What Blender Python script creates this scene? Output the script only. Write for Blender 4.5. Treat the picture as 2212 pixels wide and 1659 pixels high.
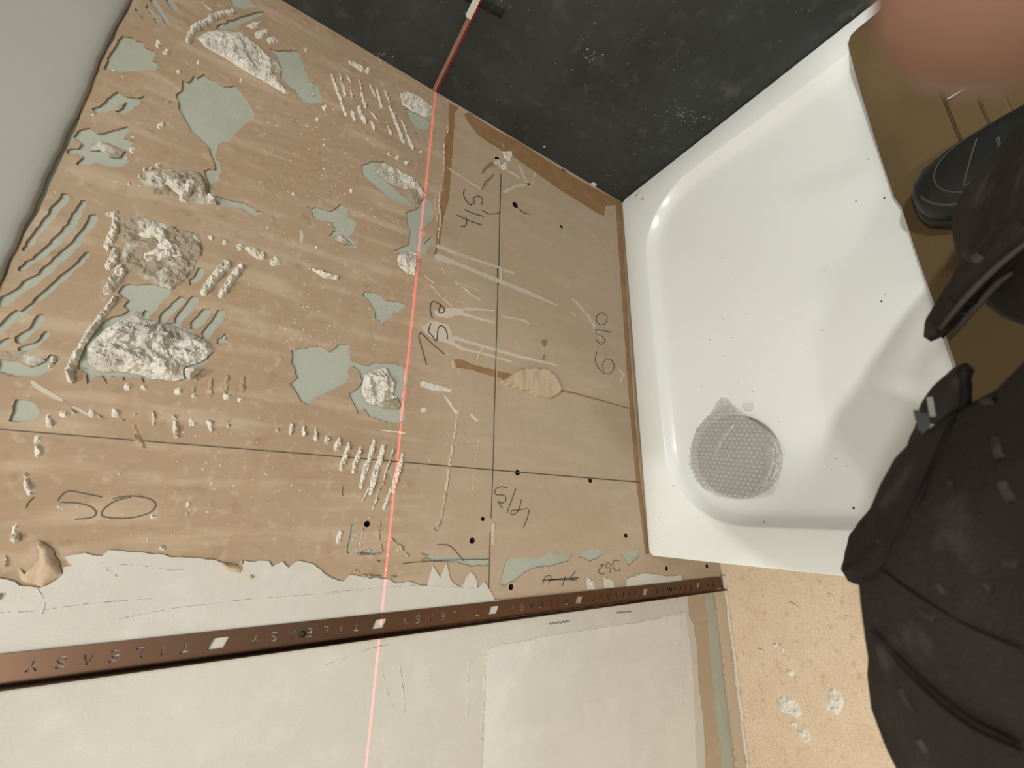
import bpy, bmesh, math, random
import numpy as np
from mathutils import Vector, Matrix, noise
from mathutils.geometry import delaunay_2d_cdt

random.seed(7)
for o in list(bpy.data.objects):
    bpy.data.objects.remove(o, do_unlink=True)
scene = bpy.context.scene
COL = scene.collection

# ------------------------------------------------------------------ camera
R = np.array([[0.019172450041067435, -0.9519044619008306, 0.3057945594230094],
              [-0.5498526368803232, 0.24540639124221475, 0.7983970070417525],
              [-0.8350416126608167, -0.18344917157284424, -0.5187021366584671]])
CAM = np.array([-0.9047516147139151, -0.669, 0.809414610475596])
FPX = 885.0
cam_data = bpy.data.cameras.new('camera')
cam_data.sensor_fit = 'HORIZONTAL'
cam_data.sensor_width = 36.0
cam_data.lens = FPX / 2212 * 36.0
cam_data.clip_start = 0.001
cam_data.dof.use_dof = True
cam_data.dof.focus_distance = 1.0
cam_data.dof.aperture_fstop = 8.0
cam = bpy.data.objects.new('camera', cam_data)
COL.objects.link(cam)
M = Matrix.Identity(4)
for i in range(3):
    M[i][0] = R[i][0]; M[i][1] = -R[i][1]; M[i][2] = -R[i][2]; M[i][3] = CAM[i]
cam.matrix_world = M
scene.camera = cam

# ------------------------------------------------------------------ world, lights, exposure
world = bpy.data.worlds.new('room_world')
scene.world = world
world.use_nodes = True
world.node_tree.nodes['Background'].inputs[0].default_value = (1.0, 0.93, 0.82, 1)
world.node_tree.nodes['Background'].inputs[1].default_value = 0.0
scene.view_settings.view_transform = 'Standard'
scene.view_settings.look = 'None'
scene.view_settings.gamma = 1.0
scene.view_settings.use_curve_mapping = False
scene.view_settings.exposure = 0.08
WARM = (1.0, 0.99, 0.94)
def downlight_and_fill(x, y, energy, size=0.09):
    l = bpy.data.lights.new('downlight_and_fill', 'AREA')
    l.shape = 'DISK'; l.size = size; l.energy = energy; l.color = WARM
    o = bpy.data.objects.new('downlight_and_fill', l)
    o.location = (x, y, 2.03)
    COL.objects.link(o)
    return o
downlight_and_fill(-1.13, -0.95, 10.0)
downlight_and_fill(-1.80, -1.05, 6.5)
downlight_and_fill(-0.42, -1.60, 19.0)  # added fill lamp, evens out the brightness across the wall
downlight_and_fill(-1.65, -1.90, 22.5)  # second added fill lamp, lifts the general room light
# the horizontal red fan of a laser level standing to the left of the frame
LASER_Z = 0.5955
ll = bpy.data.lights.new('laser_level', 'POINT')
ll.energy = 60.0; ll.shadow_soft_size = 0.0; ll.color = (1, 1, 1)
ll.use_nodes = True
nt = ll.node_tree
for n_ in list(nt.nodes): nt.nodes.remove(n_)
out = nt.nodes.new('ShaderNodeOutputLight'); em = nt.nodes.new('ShaderNodeEmission')
tc = nt.nodes.new('ShaderNodeTexCoord'); sp = nt.nodes.new('ShaderNodeSeparateXYZ')
ab = nt.nodes.new('ShaderNodeMath'); ab.operation = 'ABSOLUTE'
lt = nt.nodes.new('ShaderNodeMath'); lt.operation = 'LESS_THAN'; lt.inputs[1].default_value = 0.0015
mu = nt.nodes.new('ShaderNodeMath'); mu.operation = 'MULTIPLY'; mu.inputs[1].default_value = 1.0
em.inputs[0].default_value = (1.0, 0.035, 0.075, 1)
nt.links.new(tc.outputs['Normal'], sp.inputs[0]); nt.links.new(sp.outputs[2], ab.inputs[0])
nt.links.new(ab.outputs[0], lt.inputs[0]); nt.links.new(lt.outputs[0], mu.inputs[0])
fo = nt.nodes.new('ShaderNodeLightFalloff'); fo.inputs[0].default_value = 2.7
nt.links.new(fo.outputs['Linear'], mu.inputs[1])
fan = nt.nodes.new('ShaderNodeMath'); fan.operation = 'GREATER_THAN'; fan.inputs[1].default_value = 0.2    # the fan opens towards the wall only
nt.links.new(sp.outputs[1], fan.inputs[0])
mf = nt.nodes.new('ShaderNodeMath'); mf.operation = 'MULTIPLY'
nt.links.new(mu.outputs[0], mf.inputs[0]); nt.links.new(fan.outputs[0], mf.inputs[1])
nt.links.new(mf.outputs[0], em.inputs[1]); nt.links.new(em.outputs[0], out.inputs[0])
lo = bpy.data.objects.new('laser_level', ll)
lo.location = (-1.78, -0.70, LASER_Z)
COL.objects.link(lo)

# ------------------------------------------------------------------ helpers
def ray(p):
    return R @ np.array([p[0] - 1106.0, p[1] - 829.5, FPX])
def at(p, ax, val):
    r = ray(p); t = (val - CAM[ax]) / r[ax]
    return CAM + t * r
def wall(p):                       # photo pixel -> (X, Z) on the plasterboard plane
    q = at(p, 1, 0.0); return (q[0], q[2])
def flat(p, z):                    # photo pixel -> (X, Y) on a horizontal plane
    q = at(p, 2, z); return (q[0], q[1])
def side(p):                       # photo pixel -> (Y, Z) on the dark wall
    q = at(p, 0, 0.0); return (q[1], q[2])
CR = {'A': (0, 0, 2.9622), 'B': (700, 0, 2.9622), 'C': (1472, 0, 2.9622), 'D': (0, 500, 2.9622), 'E': (700, 500, 2.9622),
      'T': (1400, 500, 2.724), 'F': (0, 1050, 2.7243), 'G': (700, 1050, 2.7243), 'H': (1400, 1050, 2.7241), 'O': (0, 0, 1.0)}
def px(c, pts):
    ox, oy, s = CR[c]
    return [(ox + x / s, oy + y / s) for x, y in pts]
def W(c, pts):
    return [wall(p) for p in px(c, pts)]

def link(name, verts, faces, mat, parent=None, smooth=False):
    me = bpy.data.meshes.new(name)
    me.from_pydata([tuple(map(float, v)) for v in verts], [], [tuple(map(int, f)) for f in faces])
    me.validate(); me.update()
    if mat: me.materials.append(mat)
    if smooth:
        for p in me.polygons: p.use_smooth = True
    o = bpy.data.objects.new(name, me)
    COL.objects.link(o)
    if parent is not None: adopt(o, parent)
    return o
def adopt(o, parent):
    o.parent = parent
    o.matrix_parent_inverse = Matrix.Translation(parent.location).inverted()
def tag(o, label=None, cat=None, group=None, kind=None):
    if label: o['label'] = label
    if cat: o['category'] = cat
    if group: o['group'] = group
    if kind: o['kind'] = kind
    return o
def empty(name, loc):
    o = bpy.data.objects.new(name, None); o.location = loc; o.empty_display_size = 0.05
    COL.objects.link(o); return o

def inside(pts, poly):
    x = pts[:, 0]; y = pts[:, 1]
    res = np.zeros(len(pts), bool)
    n = len(poly); j = n - 1
    for i in range(n):
        xi, yi = poly[i]; xj, yj = poly[j]
        if yi != yj:
            c = ((yi > y) != (yj > y)) & (x < (xj - xi) * (y - yi) / (yj - yi) + xi)
            res ^= c
        j = i
    return res
def edist(pts, poly):
    d = np.full(len(pts), 1e9)
    n = len(poly)
    for i in range(n):
        a = np.array(poly[i]); b = np.array(poly[(i + 1) % n]); ab = b - a
        L = max((ab * ab).sum(), 1e-14)
        t = np.clip(((pts - a) @ ab) / L, 0, 1)
        d = np.minimum(d, np.hypot(*(pts - a - t[:, None] * ab).T))
    return d
def rough(poly, step=0.006, amp=0.0014, seed=0.0, freq=110.0):
    outp = []
    n = len(poly)
    for i in range(n):
        a = np.array(poly[i], float); b = np.array(poly[(i + 1) % n], float)
        L = np.hypot(*(b - a)); k = max(1, int(L / step))
        nrm = np.array([-(b - a)[1], (b - a)[0]]) / max(L, 1e-9)
        for q in range(k):
            p = a + (b - a) * q / k
            d = noise.noise((p[0] * freq, p[1] * freq, seed)) * amp * 1.6 + random.uniform(-1, 1) * amp * 0.45
            outp.append(tuple(p + nrm * d))
    return outp
def ribbon(pts, w, taper=0.55):
    P = np.array(pts, float); n = len(P)
    if not hasattr(w, '__len__'): w = [w] * n
    T = np.gradient(P, axis=0)
    T /= np.maximum(np.hypot(T[:, 0], T[:, 1])[:, None], 1e-9)
    N = np.stack([-T[:, 1], T[:, 0]], 1)
    L = [tuple(P[i] + N[i] * w[i] / 2) for i in range(n)]
    Rr = [tuple(P[i] - N[i] * w[i] / 2) for i in range(n)]
    e0 = tuple(P[0] - T[0] * w[0] * taper * 0.7); e1 = tuple(P[-1] + T[-1] * w[-1] * taper * 0.7)
    return [e0] + L + [e1] + Rr[::-1]
def dab(c, r, n=9, seed=0):
    rnd = random.Random(seed)
    return [(c[0] + math.cos(a) * r * k, c[1] + math.sin(a) * r * k) for a, k in
            [(2 * math.pi * i / n, rnd.uniform(0.7, 1.2)) for i in range(n)]]

def cdt(outer, holes=(), extra=()):
    vs, es = [], []
    for poly in [outer] + list(holes):
        b = len(vs); n = len(poly)
        vs += [Vector((p[0], p[1])) for p in poly]
        es += [(b + i, b + (i + 1) % n) for i in range(n)]
    vs += [Vector((p[0], p[1])) for p in extra]
    v2, _, f2 = delaunay_2d_cdt(vs, es, [], 0, 1e-6)[:3]
    V = np.array([(v[0], v[1]) for v in v2]); F = np.array([f for f in f2 if len(f) == 3])
    c = V[F].mean(1)
    keep = inside(c, outer)
    for h in holes: keep &= ~inside(c, h)
    F = F[keep]
    a = V[F]; area = (a[:, 1, 0] - a[:, 0, 0]) * (a[:, 2, 1] - a[:, 0, 1]) - (a[:, 1, 1] - a[:, 0, 1]) * (a[:, 2, 0] - a[:, 0, 0])
    F[area < 0] = F[area < 0][:, ::-1]
    return V, F
def boundary(F):
    s = {}
    for f in F:
        for i in range(3):
            e = (f[i], f[(i + 1) % 3]); s[e] = 1
    return [e for e in s if (e[1], e[0]) not in s]
def wallmap(u, v, d): return (u, d, v)        # u = X, v = Z, d = Y
def sidemap(u, v, d): return (d, u, v)        # u = Y, v = Z, d = X
def floormap(u, v, d): return (u, v, d)       # u = X, v = Y, d = Z
def slab(name, outer, holes, y0, y1, mat, parent=None, fmap=wallmap):
    """flat layer with holes; y0 front (towards the room), y1 back edge of the visible side walls"""
    V, F = cdt(outer, holes)
    n = len(V)
    verts = [fmap(p[0], p[1], y0) for p in V]
    faces = [tuple(f) for f in F]
    be = boundary(F)
    idx = {}
    for e in be:
        for k in e:
            if k not in idx:
                idx[k] = len(verts); verts.append(fmap(V[k][0], V[k][1], y1))
    for a, b in be: faces.append((b, a, idx[a], idx[b]))
    return link(name, verts, faces, mat, parent)
def lump(name, poly, h, mat, parent=None, sp=0.003, edge=None, rg=0.5, fmap=wallmap, base=0.0, sgn=-1.0, seed=0.0, freq=55.0, smooth=False, jag=0.001, flatness=0.0):
    """rough heightfield grown from an outline"""
    Q = np.array(poly); Q2 = np.roll(Q, -1, 0)
    thick = abs((Q[:, 0] * Q2[:, 1] - Q2[:, 0] * Q[:, 1]).sum()) / max(np.hypot(*(Q2 - Q).T).sum(), 1e-9)
    sp = max(min(sp, thick * .62), .0007); jag = min(jag, thick * .22)
    poly = rough(poly, sp * 1.4, jag, seed)
    P = np.array(poly)
    mn = P.min(0); mx = P.max(0)
    xs = np.arange(mn[0], mx[0], sp); zs = np.arange(mn[1], mx[1], sp)
    g = np.array([(x + random.uniform(-.3, .3) * sp, z + random.uniform(-.3, .3) * sp) for x in xs for z in zs]) if len(xs) and len(zs) else np.zeros((0, 2))
    if len(g):
        g = g[inside(g, poly)]
    if len(g):
        g = g[edist(g, poly) > sp * 0.45]
    V, F = cdt(poly, (), g)
    d = edist(V, poly)
    if edge is None: edge = max(d.max() * 0.5, 1e-4)
    verts = []
    for p, q in zip(V, d):
        k = min(q / edge, 1.0); k = 1 - (1 - k) ** 2
        nn = noise.fractal((p[0] * freq, p[1] * freq, seed * 3.1), 0.55, 2.1, 6)
        hh = h * k * (1.0 - rg * 0.5 + rg * nn) if q > 1e-6 else -.0004
        if flatness: hh = min(hh, h * (1 - flatness) + hh * flatness)
        verts.append(fmap(p[0], p[1], base + sgn * (max(hh, .0002) if q > 1e-6 else -.0004)))
    return link(name, verts, [tuple(f) for f in F], mat, parent, smooth)

def loft(name, rings, mat, parent=None, cap=True, smooth=True, closed=True):
    n = len(rings[0]); verts = [v for r in rings for v in r]; faces = []
    for i in range(len(rings) - 1):
        for j in range(n if closed else n - 1):
            k = (j + 1) % n
            faces.append((i * n + j, i * n + k, (i + 1) * n + k, (i + 1) * n + j))
    if cap:
        faces.append(tuple(range(n))[::-1]); faces.append(tuple((len(rings) - 1) * n + j for j in range(n)))
    return link(name, verts, faces, mat, parent, smooth)
def box(name, lo_, hi_, mat, parent=None, bevel=0.0):
    bm = bmesh.new()
    bmesh.ops.create_cube(bm, size=1.0)
    for v in bm.verts:
        v.co = Vector([lo_[i] + (v.co[i] + 0.5) * (hi_[i] - lo_[i]) for i in range(3)])
    if bevel: bmesh.ops.bevel(bm, geom=bm.edges[:], offset=bevel, segments=2, affect='EDGES')
    me = bpy.data.meshes.new(name); bm.to_mesh(me); bm.free()
    me.materials.append(mat)
    o = bpy.data.objects.new(name, me); COL.objects.link(o)
    if parent is not None: adopt(o, parent)
    return o

# ------------------------------------------------------------------ materials
def material(name, color, rough_=0.8, metal=0.0, var=(), bump=(), spec=0.5, coat=0.0):
    """var: (scale, detail, low, high, colour, strength)   bump: (scale, detail, strength, distance)"""
    m = bpy.data.materials.new(name); m.use_nodes = True
    nt = m.node_tree; b = nt.nodes['Principled BSDF']
    b.inputs['Roughness'].default_value = rough_; b.inputs['Metallic'].default_value = metal
    b.inputs['Specular IOR Level'].default_value = spec
    b.inputs['Coat Weight'].default_value = coat
    tc = nt.nodes.new('ShaderNodeTexCoord')
    rgb = nt.nodes.new('ShaderNodeRGB'); rgb.outputs[0].default_value = (*color, 1)
    cur = rgb.outputs[0]
    for v in var:
        sc, det, lo_, hi_, col, st = v[:6]
        src = tc.outputs['Object']
        if len(v) > 6:
            mp = nt.nodes.new('ShaderNodeMapping'); mp.inputs['Scale'].default_value = v[6]
            if len(v) > 7: mp.inputs['Rotation'].default_value = v[7]
            nt.links.new(src, mp.inputs[0]); src = mp.outputs[0]
        nz = nt.nodes.new('ShaderNodeTexNoise'); nz.inputs['Scale'].default_value = sc; nz.inputs['Detail'].default_value = det
        nt.links.new(src, nz.inputs['Vector'])
        mr = nt.nodes.new('ShaderNodeMapRange'); mr.inputs[1].default_value = lo_; mr.inputs[2].default_value = hi_
        mr.inputs[3].default_value = 0; mr.inputs[4].default_value = st
        nt.links.new(nz.outputs['Fac'], mr.inputs[0])
        mx = nt.nodes.new('ShaderNodeMix'); mx.data_type = 'RGBA'
        mx.inputs[7].default_value = (*col, 1)
        nt.links.new(mr.outputs[0], mx.inputs[0]); nt.links.new(cur, mx.inputs[6]); cur = mx.outputs[2]
    nt.links.new(cur, b.inputs['Base Color'])
    nrm = None
    for sc, det, st, dist in bump:
        nz = nt.nodes.new('ShaderNodeTexNoise'); nz.inputs['Scale'].default_value = sc; nz.inputs['Detail'].default_value = det
        nt.links.new(tc.outputs['Object'], nz.inputs['Vector'])
        bp = nt.nodes.new('ShaderNodeBump'); bp.inputs['Strength'].default_value = st; bp.inputs['Distance'].default_value = dist
        nt.links.new(nz.outputs['Fac'], bp.inputs['Height'])
        if nrm: nt.links.new(nrm, bp.inputs['Normal'])
        nrm = bp.outputs[0]
    if nrm: nt.links.new(nrm, b.inputs['Normal'])
    return m

m_core = material('green_board_face', (0.385, 0.405, 0.345), 0.9, var=[(9, 4, .45, .7, (0.31, 0.32, 0.25), .5), (60, 3, .55, .75, (0.43, 0.45, 0.385), .5)], bump=[(240, 3, .25, .002)])
m_paper = material('brown_board_paper', (0.375, 0.278, 0.188), 0.92,
                   var=[(2.2, 3, .35, .65, (0.34, 0.236, 0.148), .8), (7, 5, .45, .72, (0.425, 0.33, 0.237), .6), (70, 4, .56, .72, (0.55, 0.44, 0.33), .5), (45, 4, .58, .74, (0.25, 0.16, 0.085), .6), (14, 6, .50, .66, (0.33, 0.225, 0.138), .55), (3, 5, .50, .64, (0.52, 0.41, 0.30), .5, (12, 1, 2), (0, .5, 0)), (2.5, 5, .53, .66, (0.36, 0.25, 0.155), .5, (3, 1, 14), (0, .2, 0))],
                   bump=[(55, 4, .18, .003), (330, 3, .22, .0012)])
# trowel ripples and the greyer lower board on the paper; upper tone lowered to offset lamp falloff
def paper_extras(m):
    nt = m.node_tree; b = nt.nodes['Principled BSDF']
    tc = nt.nodes.new('ShaderNodeTexCoord')
    sx = nt.nodes.new('ShaderNodeSeparateXYZ'); nt.links.new(tc.outputs['Object'], sx.inputs[0])
    nz = nt.nodes.new('ShaderNodeTexNoise'); nz.inputs['Scale'].default_value = 9.0; nt.links.new(tc.outputs['Object'], nz.inputs['Vector'])
    ad = nt.nodes.new('ShaderNodeMath'); ad.operation = 'MULTIPLY_ADD'; ad.inputs[1].default_value = 0.10
    nt.links.new(nz.outputs['Fac'], ad.inputs[0]); nt.links.new(sx.outputs[2], ad.inputs[2])
    mr = nt.nodes.new('ShaderNodeMapRange'); mr.inputs[1].default_value = 0.56; mr.inputs[2].default_value = 0.66
    nt.links.new(ad.outputs[0], mr.inputs[0])                      # 0 low, 1 high
    col = b.inputs['Base Color'].links[0].from_socket
    mx = nt.nodes.new('ShaderNodeMix'); mx.data_type = 'RGBA'; mx.inputs[7].default_value = (0.43, 0.34, 0.245, 1)
    inv = nt.nodes.new('ShaderNodeMath'); inv.operation = 'MULTIPLY_ADD'; inv.inputs[1].default_value = -0.7; inv.inputs[2].default_value = 0.7
    nt.links.new(mr.outputs[0], inv.inputs[0]); nt.links.new(inv.outputs[0], mx.inputs[0]); nt.links.new(col, mx.inputs[6])
    nt.links.new(mx.outputs[2], b.inputs['Base Color'])
    wv = nt.nodes.new('ShaderNodeTexWave'); wv.wave_type = 'BANDS'; wv.bands_direction = 'X'
    wv.inputs['Scale'].default_value = 22.0; wv.inputs['Distortion'].default_value = 2.2; wv.inputs['Detail'].default_value = 2.0; wv.inputs['Detail Scale'].default_value = 1.4
    mp = nt.nodes.new('ShaderNodeMapping'); mp.inputs['Rotation'].default_value = (0, 0.35, 0)
    nt.links.new(tc.outputs['Object'], mp.inputs[0]); nt.links.new(mp.outputs[0], wv.inputs['Vector'])
    n2 = nt.nodes.new('ShaderNodeTexNoise'); n2.inputs['Scale'].default_value = 5.0; nt.links.new(tc.outputs['Object'], n2.inputs['Vector'])
    m2 = nt.nodes.new('ShaderNodeMapRange'); m2.inputs[1].default_value = .46; m2.inputs[2].default_value = .6; nt.links.new(n2.outputs['Fac'], m2.inputs[0])
    a1 = nt.nodes.new('ShaderNodeMath'); a1.operation = 'MULTIPLY'; nt.links.new(wv.outputs['Fac'], a1.inputs[0]); nt.links.new(m2.outputs[0], a1.inputs[1])
    a2 = nt.nodes.new('ShaderNodeMath'); a2.operation = 'MULTIPLY'; nt.links.new(a1.outputs[0], a2.inputs[0]); nt.links.new(mr.outputs[0], a2.inputs[1])
    bp = nt.nodes.new('ShaderNodeBump'); bp.inputs['Strength'].default_value = .22; bp.inputs['Distance'].default_value = .0015
    nt.links.new(a2.outputs[0], bp.inputs['Height'])
    nt.links.new(b.inputs['Normal'].links[0].from_socket, bp.inputs['Normal']); nt.links.new(bp.outputs[0], b.inputs['Normal'])
paper_extras(m_paper)
m_adh = material('white_tile_adhesive', (0.68, 0.64, 0.56), 0.95, var=[(90, 4, .5, .7, (0.52, 0.48, 0.41), .8)], bump=[(420, 4, .8, .003)])
m_lump = material('grey_white_adhesive', (0.70, 0.665, 0.595), 0.97, var=[(26, 5, .50, .64, (0.34, 0.31, 0.26), .7), (160, 4, .5, .7, (0.42, 0.385, 0.33), .7)], bump=[(160, 5, 1.0, .005), (600, 3, .6, .002)])
m_grime = material('grimy_adhesive', (0.33, 0.28, 0.205), 0.97, var=[(24, 4, .50, .58, (0.56, 0.53, 0.47), .9), (70, 4, .5, .7, (0.25, 0.20, 0.14), .6)], bump=[(120, 5, .8, .004)])
m_skim = material('cream_skim_plaster', (0.545, 0.525, 0.475), 0.85, var=[(4, 4, .4, .65, (0.49, 0.47, 0.42), .7), (22, 4, .52, .7, (0.60, 0.58, 0.53), .6)], bump=[(40, 5, .30, .003), (420, 3, .28, .001)])
m_paint = material('grey_painted_plaster', (0.355, 0.355, 0.33), 0.9, bump=[(500, 3, .1, .0008)])
m_stain = material('dark_brown_sealer', (0.26, 0.15, 0.065), 0.8, var=[(30, 4, .5, .75, (0.36, 0.235, 0.13), .7)], bump=[(200, 3, .2, .001)])
m_smear = material('pale_plaster_smear', (0.53, 0.47, 0.39), 0.9, var=[(60, 4, .5, .7, (0.44, 0.36, 0.27), .7)])
m_edge = material('pale_board_edge', (0.52, 0.42, 0.31), 0.92, bump=[(200, 3, .5, .002)])
m_pencil = material('pencil_lead', (0.10, 0.08, 0.065), 0.7)
m_black = material('dark_steel_screw', (0.012, 0.012, 0.012), 0.6)
m_hole_shade = material('painted_hole_shade', (0.01, 0.009, 0.008), 1.0)  # near-black colour painted in for the shade inside the holes
m_peel = material('peeled_paper', (0.50, 0.385, 0.27), 0.9, var=[(14, 3, .5, .68, (0.38, 0.26, 0.16), .7, (1, 1, 7))], bump=[(150, 4, .4, .002)])
m_dark = material('charcoal_tanking', (0.039, 0.0435, 0.0415), 0.75,
                  var=[(6, 5, .42, .7, (0.020, 0.022, 0.021), .9), (34, 5, .55, .75, (0.075, 0.08, 0.076), .7), (120, 4, .69, .74, (0.28, 0.27, 0.25), .55), (9, 6, .66, .74, (0.16, 0.15, 0.13), .4)],
                  bump=[(70, 5, .35, .003), (350, 3, .3, .001)])
m_room = material('room_paint', (0.76, 0.745, 0.70), 0.9, bump=[(300, 3, .1, .001)])
m_floor = material('chipboard_floor', (0.74, 0.59, 0.43), 0.85,
                   var=[(22, 6, .42, .66, (0.66, 0.50, 0.345), .65), (230, 6, .45, .66, (0.82, 0.69, 0.53), .55, (1, 2, 1)), (260, 5, .52, .66, (0.54, 0.39, 0.25), .6, (2, 1, 1)), (60, 4, .58, .70, (0.52, 0.375, 0.24), .6)],
                   bump=[(160, 4, .25, .002)])
m_tray = material('white_acrylic', (0.855, 0.88, 0.855), 0.2, spec=0.5, coat=0.3)
m_card = material('brown_cardboard', (0.118, 0.077, 0.031), 0.9, var=[(5, 3, .4, .65, (0.10, 0.064, 0.025), .6), (80, 3, .5, .75, (0.14, 0.093, 0.04), .5, (1, 12, 1))], bump=[(90, 2, .1, .001)])
m_copper = material('bronze_anodised', (0.138, 0.083, 0.058), 0.28, metal=1.0, bump=[(900, 2, .05, .0003)])
m_wood = material('bare_timber', (0.30, 0.21, 0.135), 0.85, var=[(60, 4, .4, .7, (0.20, 0.13, 0.08), .7, (1, 1, 8))])
m_chip = material('dry_white_chip', (0.74, 0.71, 0.64), 0.9)
m_white = material('white_plastic', (0.72, 0.72, 0.68), 0.5)

# ------------------------------------------------------------------ structure
FLOOR_Z = -0.284
XL, YB, ZC = -2.75, -2.3, 2.05
TOP = 1.076                      # height of the bare plasterboard
holes_px = [((1113, 443), 6), ((1218, 370), 4.5), ((1118, 1021), 6.5), ((1275, 1038), 5.5), ((1112, 307), 5), ((793, 1132), 7), ((1020, 1168), 7),
            ((1352, 1157), 5.5), ((1043, 1121), 5), ((1104, 1268), 7), ((1440, 1228), 5), ((1527, 1223), 5), ((1213, 490), 3.2), ((1075, 345), 6)]
def circle(c, r, n=14): return [(c[0] + r * math.cos(2 * math.pi * i / n), c[1] + r * math.sin(2 * math.pi * i / n)) for i in range(n)]
screw = []
for (p, r) in holes_px:
    a = np.array(wall(p)); b = np.array(wall((p[0], p[1] + r)))
    screw.append((tuple(a), float(np.hypot(*(a - b)))))
slit = W('E', [(1106, 233), (1121, 233), (1121, 336), (1108, 342)])
HOL = [circle(c, r) for c, r in screw] + [slit]

G = []   # torn patches that bare the green face of the board
def g(c, pts, amp=0.0016): G.append(rough(W(c, pts), 0.005, amp, len(G) * 1.7))
def gs(c, pts, w): G.append(rough(W(c, ribbon(pts, w)), 0.005, 0.0013, len(G) * 1.7))
g('A', [(775,225),(850,235),(870,255),(905,265),(925,300),(985,320),(1000,350),(980,385),(1010,400),(1000,440),(985,455),(900,450),(780,460),(660,445),(690,370),(730,290),(760,260)])
g('A', [(1240,480),(1260,500),(1300,470),(1310,490),(1365,515),(1430,555),(1510,545),(1560,610),(1610,690),(1635,730),(1600,780),(1560,800),(1500,870),(1460,905),(1400,920),(1385,950),(1385,1010),(1410,1030),(1410,1110),(1390,1160),(1350,1140),(1375,1075),(1370,1040),(1330,940),(1280,890),(1190,800),(1160,730),(1130,640),(1130,590),(1160,580),(1165,510),(1200,525)])
g('A', [(750,585),(800,610),(850,625),(930,610),(890,660),(810,720),(770,745),(735,710),(780,690),(805,650),(770,680),(690,720),(610,725),(590,700),(640,660),(700,620)])
g('A', [(515,820),(570,815),(620,850),(700,840),(820,805),(830,830),(790,880),(850,900),(830,960),(800,1000),(830,1040),(770,1070),(690,1065),(610,1040),(560,1050),(490,1060),(480,1040),(520,1010),(500,990),(430,985),(425,960),(500,950),(520,920),(470,880)])
g('A', [(1465,-20),(1560,-20),(1640,25),(1650,45),(1560,60),(1500,45),(1480,20)])
g('A', [(1390,165),(1520,110),(1650,75),(1710,70),(1640,110),(1550,155),(1450,190),(1390,190)])
g('A', [(1720,310),(1790,320),(1850,320),(1905,325),(1930,380),(1950,450),(1980,520),(2040,545),(2045,600),(2070,630),(2060,655),(1990,665),(1930,650),(1900,600),(1880,570),(1850,560),(1800,500),(1790,420),(1760,350)])
gs('A', [(975,-10),(1020,60),(1070,145)], 38); gs('A', [(1080,-10),(1120,60)], 40); gs('A', [(935,40),(985,100),(1012,150)], 24); gs('A', [(870,60),(915,120)], 14)
g('A', [(1300,1090),(1340,1080),(1400,1100),(1405,1150),(1380,1170),(1340,1180),(1380,1250),(1480,1280),(1560,1300),(1640,1350),(1690,1360),(1620,1385),(1540,1335),(1450,1330),(1390,1310),(1330,1230)])
g('O', [(660,446),(689,449),(712,456),(735,440),(752,448),(750,466),(770,480),(765,500),(755,510),(772,533),(760,537),(735,525),(710,510),(725,497),(715,480),(690,475),(675,470),(670,455)])
gs('O', [(141,424),(105,472),(52,540)], [20,20,10]); gs('O', [(181,436),(150,490),(97,545),(42,582)], [14,22,18,10])
gs('O', [(203,470),(165,525),(85,598),(0,655)], 20); gs('O', [(188,549),(150,588),(100,630),(44,680),(-10,720)], 14)
gs('D', [(125,520),(60,580),(-20,640)], 55); gs('D', [(265,550),(195,640),(110,700)], 60); gs('D', [(300,650),(230,725),(130,765)], 48); gs('D', [(60,690),(-20,740)], 40)
g('D', [(-20,815),(100,830),(190,865),(230,850),(320,780),(370,790),(370,830),(330,880),(230,930),(180,935),(100,925),(-20,895)])
g('D', [(830,500),(720,540),(640,600),(560,700),(510,790),(490,880),(540,910),(560,980),(600,930),(640,920),(680,980),(700,930),(780,930),(800,960),(830,930),(900,930),(915,960),(1010,950),(1100,960),(1200,960),(1290,880),(1380,760),(1320,700),(1150,590),(1000,580),(900,530)])
g('D', [(790,340),(900,330),(1050,345),(1130,360),(1060,380),(980,450),(900,520),(830,510),(790,480),(820,440),(750,390)])
for a, b, w in [((1060,375),(930,540),60), ((1160,430),(1030,570),60), ((1250,430),(1130,575),60), ((1325,515),(1235,605),62), ((1420,520),(1310,670),64), ((1450,665),(1400,705),40), ((1290,245),(1225,325),50)]:
    gs('D', [a, ((a[0]+b[0])/2+4, (a[1]+b[1])/2), b], w)
g('O', [(628,757),(660,750),(690,748),(712,760),(735,742),(752,742),(757,775),(765,785),(750,800),(755,815),(745,830),(720,840),(690,855),(665,874),(650,868),(628,830),(640,815),(632,790)])
g('D', [(100,1080),(160,1075),(240,1110),(250,1160),(210,1200),(160,1220),(60,1215),(80,1150)])
g('B', [(525,1360),(600,1330),(640,1250),(690,1300),(700,1400),(660,1440),(620,1480),(640,1560),(690,1500),(690,1560),(640,1640),(600,1620),(520,1610),(480,1620),(450,1600),(540,1560),(545,1480),(525,1420)])
g('E', [(260,380),(320,385),(360,410),(400,445),(460,450),(510,460),(520,485),(470,515),(440,520),(440,550),(400,570),(380,600),(330,560),(320,500),(290,450),(250,415)])
g('E', [(190,830),(260,860),(330,840),(450,840),(530,880),(535,960),(510,1020),(515,1230),(440,1230),(360,1210),(290,1180),(250,1130),(215,1170),(160,1040),(210,1010),(240,960),(230,900),(170,850)])
g('B', [(240,1060),(290,1035),(390,1030),(330,1090),(440,1190),(560,1300),(600,1330),(500,1310),(400,1260),(300,1170),(245,1120)])
g('B', [(520,690),(600,720),(680,780),(670,830),(600,830),(540,760)])
gs('B', [(590,850),(640,960)], 16); gs('B', [(635,830),(665,930)], 14)
g('G', [(1080,420),(1150,420),(1250,430),(1320,380),(1380,410),(1470,400),(1440,440),(1340,470),(1250,480),(1180,510),(1120,560),(1060,590),(1030,580),(1050,520),(1060,460)])
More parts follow.
